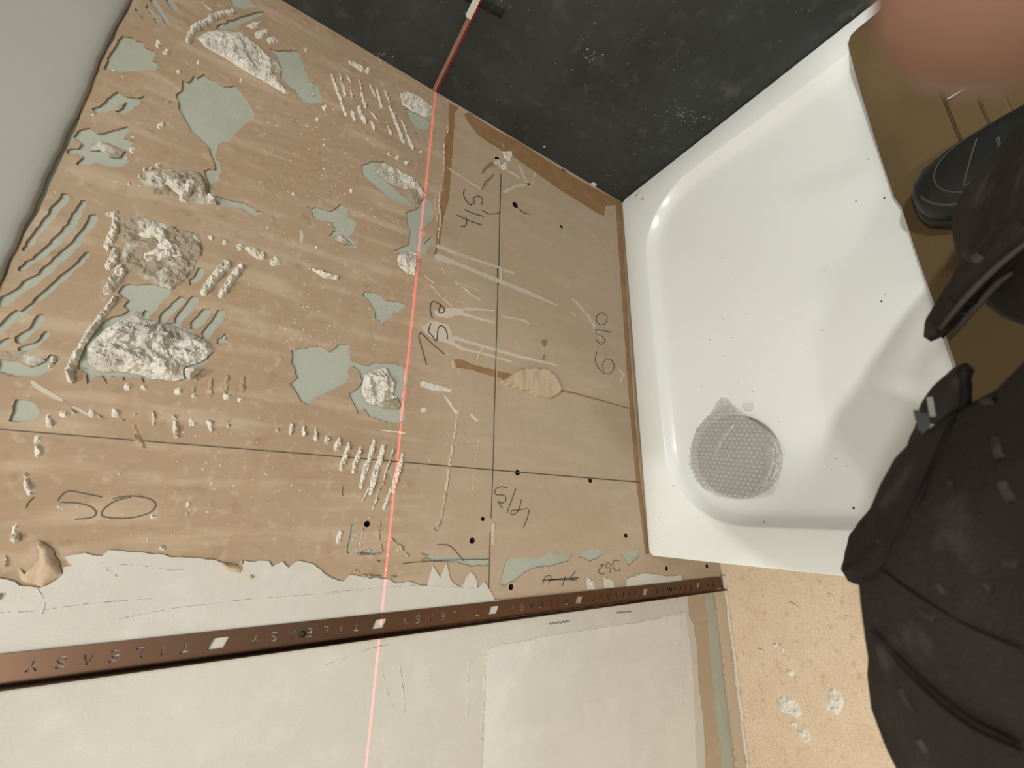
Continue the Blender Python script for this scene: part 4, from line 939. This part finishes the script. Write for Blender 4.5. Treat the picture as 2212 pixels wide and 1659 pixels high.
seam('seam', [(1895, 1372), (1945, 1432), (2010, 1500), (2100, 1570), (2211, 1622)], 6, m_seam)
seam('seam', [(1890, 1362), (1950, 1425), (2020, 1490), (2110, 1556), (2211, 1606)], 5, m_trouser, .0014)
seam('seam', [(1868, 1258), (1905, 1240), (1935, 1180), (1978, 1098), (2020, 1000), (2070, 880), (2075, 800)], 5, m_seam)
seam('seam', [(1815, 1240), (1850, 1215), (1895, 1180)], 4, m_seam)
sub(pouch('pocket_edge_highlight', [(2250, 500, .530, 6), (2162, 570, .520, 7), (2090, 640, .505, 7), (2030, 712, .482, 5)], m_edge_light, .005, seed=3))  # painted highlight along the edge of the other pocket
seam('seam', [(2055, 640), (2075, 660), (2110, 650)], 4, m_seam)
for pts, w in [([(2150, 945), (2155, 975), (2162, 992)], 20), ([(2165, 1042), (2172, 1062), (2186, 1084)], 22), ([(2100, 862), (2125, 866), (2150, 864)], 18), ([(2050, 1038), (2056, 1050)], 9), ([(1898, 1168), (1905, 1180)], 10), ([(2090, 800), (2102, 788)], 7), ([(2085, 808), (2100, 804)], 4), ([(2028, 1262), (2040, 1285)], 7), ([(2170, 1212), (2205, 1222)], 22), ([(1990, 1320), (2020, 1340)], 14), ([(2130, 1262), (2150, 1275)], 14), ([(1945, 1490), (1960, 1520), (1980, 1535)], 10), ([(1985, 1600), (2010, 1640)], 14), ([(2085, 545), (2105, 560), (2120, 548)], 20), ([(2068, 1445), (2074, 1448)], 5), ([(2065, 680), (2110, 672)], 5)]:
    seam('plaster_smear', pts, w, m_dust, .0006)

# shoes
def shoe(cx, toe_y, z0, ang=0.0, par=None):
    root = empty('shoe', (cx, toe_y, z0)); root.parent = person; root.matrix_parent_inverse = Matrix.Translation(person.location).inverted()
    def xf(u, v, w): return (cx + u * math.cos(ang) + v * math.sin(ang), toe_y - v * math.cos(ang) + u * math.sin(ang), z0 + w)
    def put(o):
        o.parent = root; o.matrix_parent_inverse = Matrix.Translation(Vector((cx, toe_y, z0))).inverted(); return o
    st = [(0.0, .018, .052), (.006, .032, .058), (.02, .046, .064), (.05, .055, .074), (.09, .057, .084), (.13, .054, .094), (.18, .048, .105), (.24, .046, .10), (.28, .036, .09), (.29, .02, .08)]
    rings = []
    for v, hw, hh in st:
        rings.append([xf(hw * math.copysign(abs(math.cos(a)) ** .75, math.cos(a)), v, .026 + (hh - .026) * math.copysign(abs(math.sin(a)) ** .8, math.sin(a)) if math.sin(a) > 0 else .026 - .004 * abs(math.sin(a))) for a in [2 * math.pi * k / 28 for k in range(28)]])
    put(loft('upper', rings, m_shoe))
    srings = []
    for w, ex in ((0.001, -.003), (.004, .002), (.012, .004), (.022, .004), (.028, .001), (.030, -.004)):
        L = [(hw + ex if hw > .02 else hw, v - (ex if v < .01 else 0)) for v, hw, hh in st]
        srings.append([xf(u, v, w) for u, v in L] + [xf(-u, v, w) for u, v in L[::-1]])
    put(loft('sole', srings, m_shoe))
    m_line = material('shoe_stitching', (.055, .055, .04), .7)
    def top(u, v):
        for (v0, h0, t0), (v1, h1, t1) in zip(st, st[1:]):
            if v0 <= v <= v1:
                k = (v - v0) / (v1 - v0); hw = h0 + (h1 - h0) * k; hh = t0 + (t1 - t0) * k
                c = min(abs(u) / hw, .999) ** (1 / .75)
                return .026 + (hh - .026) * math.sqrt(max(1 - c * c, 0)) ** .8
        return .09
    def line(pts, r=.0011):
        n = len(pts); V = []
        for i, (u, v) in enumerate(pts):
            a = np.array(pts[max(i-1, 0)]); b = np.array(pts[min(i+1, n-1)]); t = (b - a) / max(np.hypot(*(b - a)), 1e-6)
            V += [xf(u - t[1] * r, v + t[0] * r, top(u - t[1] * r, v + t[0] * r) + .0004), xf(u, v, top(u, v) + .0016), xf(u + t[1] * r, v - t[0] * r, top(u + t[1] * r, v - t[0] * r) + .0004)]
        put(link('stitching', V, [f for i in range(n - 1) for f in ((3*i, 3*i+1, 3*i+4, 3*i+3), (3*i+1, 3*i+2, 3*i+5, 3*i+4))], m_line, None, True))
    line([(.042 * math.cos(a), .075 + .048 * math.sin(a)) for a in np.linspace(-math.pi * 1.15, .15 * math.pi, 26)])
    line([(.046 * math.cos(a), .058 + .050 * math.sin(a)) for a in np.linspace(-math.pi * .95, -.55 * math.pi, 14)], .0014)
    line([(-.028, .050 + .002 * k) for k in range(25)]); line([(-.028 + .003 * k, .050 + .0015 * k) for k in range(19)]); line([(-.024 + .003 * k, .088 + .0004 * k) for k in range(12)], .002)
    return root
shoe(-.436, -.577, -.0195, .02)
shoe(-1.115, -.71, FLOOR_Z + .001, .05)

# body: torso, head, arms and hands as one surface; jumper over it
def skinned(name, verts, edges, radii, mat, par, root=0, lev=2):
    me = bpy.data.meshes.new(name); me.from_pydata([tuple(v) for v in verts], edges, []); me.update()
    o = bpy.data.objects.new(name, me); COL.objects.link(o); adopt(o, par); me.materials.append(mat)
    md = o.modifiers.new('skin', 'SKIN'); md.use_smooth_shade = True
    for i, r in enumerate(radii):
        me.skin_vertices[0].data[i].radius = (r, r) if not hasattr(r, '__len__') else r
        me.skin_vertices[0].data[i].use_root = (i == root)
    sd = o.modifiers.new('subdivision', 'SUBSURF'); sd.levels = lev; sd.render_levels = lev
    return o
def cw(u, v, w): return tuple(CAM + R @ np.array([u, v, w]))
bx = -.87
BV = [(bx, -1.02, .84), (bx, -1.04, 1.02), (bx, -1.05, 1.24), (bx, -1.03, 1.38), (bx, -1.00, 1.47), (bx, -.985, 1.57), (bx, -.99, 1.66)]
BR = [.13, .13, .14, .075, .055, .085, .07]
BE = [(i, i + 1) for i in range(6)]
def arm(sgn, el, wr_, palm, fingers):
    b = len(BV)
    BV.extend([(bx + sgn * .17, -1.05, 1.33), el, tuple((np.array(el) + np.array(wr_)) / 2), wr_, palm]); BR.extend([.055, .043, .040, .028, .026])
    BE.extend([(2, b), (b, b + 1), (b + 1, b + 2), (b + 2, b + 3), (b + 3, b + 4)])
    for ch, r in fingers:
        prev = b + 4
        for j, p in enumerate(ch):
            BV.append(p); BR.append(r * (1 - .06 * j)); BE.append((prev, len(BV) - 1)); prev = len(BV) - 1
arm(1, (-.64, -1.03, 1.00), cw(.105, -.045, -.165), cw(.090, -.040, -.105),
    [([cw(.078, -.030, -.055), cw(.056, -.0305, -.008), cw(.0385, -.0318, .0300), cw(.0402, -.0372, .0370)], .0125),
     ([cw(.090, -.050, -.058), cw(.088, -.055, -.022), cw(.078, -.066, -.004), cw(.066, -.070, -.006)], .0095),
     ([cw(.094, -.066, -.064), cw(.092, -.075, -.034), cw(.082, -.086, -.018), cw(.070, -.088, -.020)], .009),
     ([cw(.096, -.080, -.074), cw(.095, -.092, -.048), cw(.086, -.102, -.034), cw(.077, -.104, -.034)], .008),
     ([cw(.064, -.030, -.110), cw(.040, -.034, -.092), cw(.020, -.046, -.074)], .0105)])
arm(-1, (-1.12, -1.03, 1.00), cw(.04, .16, -.165), cw(.03, .135, -.115),
    [([cw(.026, .118, -.070), cw(.018, .104, -.040), cw(.010, .090, -.030)], .0095), ([cw(.042, .122, -.070), cw(.038, .108, -.038), cw(.032, .094, -.028)], .0095),
     ([cw(.058, .126, -.074), cw(.056, .112, -.044), cw(.050, .098, -.034)], .009), ([cw(.070, .132, -.080), cw(.070, .120, -.056), cw(.064, .108, -.048)], .008),
     ([cw(.010, .128, -.110), cw(-.004, .110, -.092), cw(-.012, .092, -.084)], .0105)])
skinned('body', BV, BE, BR, m_skin, person)
JV = [BV[i] for i in range(4)] + [BV[7], BV[8], BV[9]]; JL = 7 + 5 + 4*4 + 3
JV += [BV[JL], BV[JL + 1], BV[JL + 2]]
skinned('jumper', JV, [(0, 1), (1, 2), (2, 3), (2, 4), (4, 5), (5, 6), (2, 7), (7, 8), (8, 9)], [.165, .16, .17, .085, .075, .062, .055, .075, .062, .055], m_jumper, person)
tag(person, 'person in dusty charcoal work trousers and a black shoe standing on the cardboard', 'person')
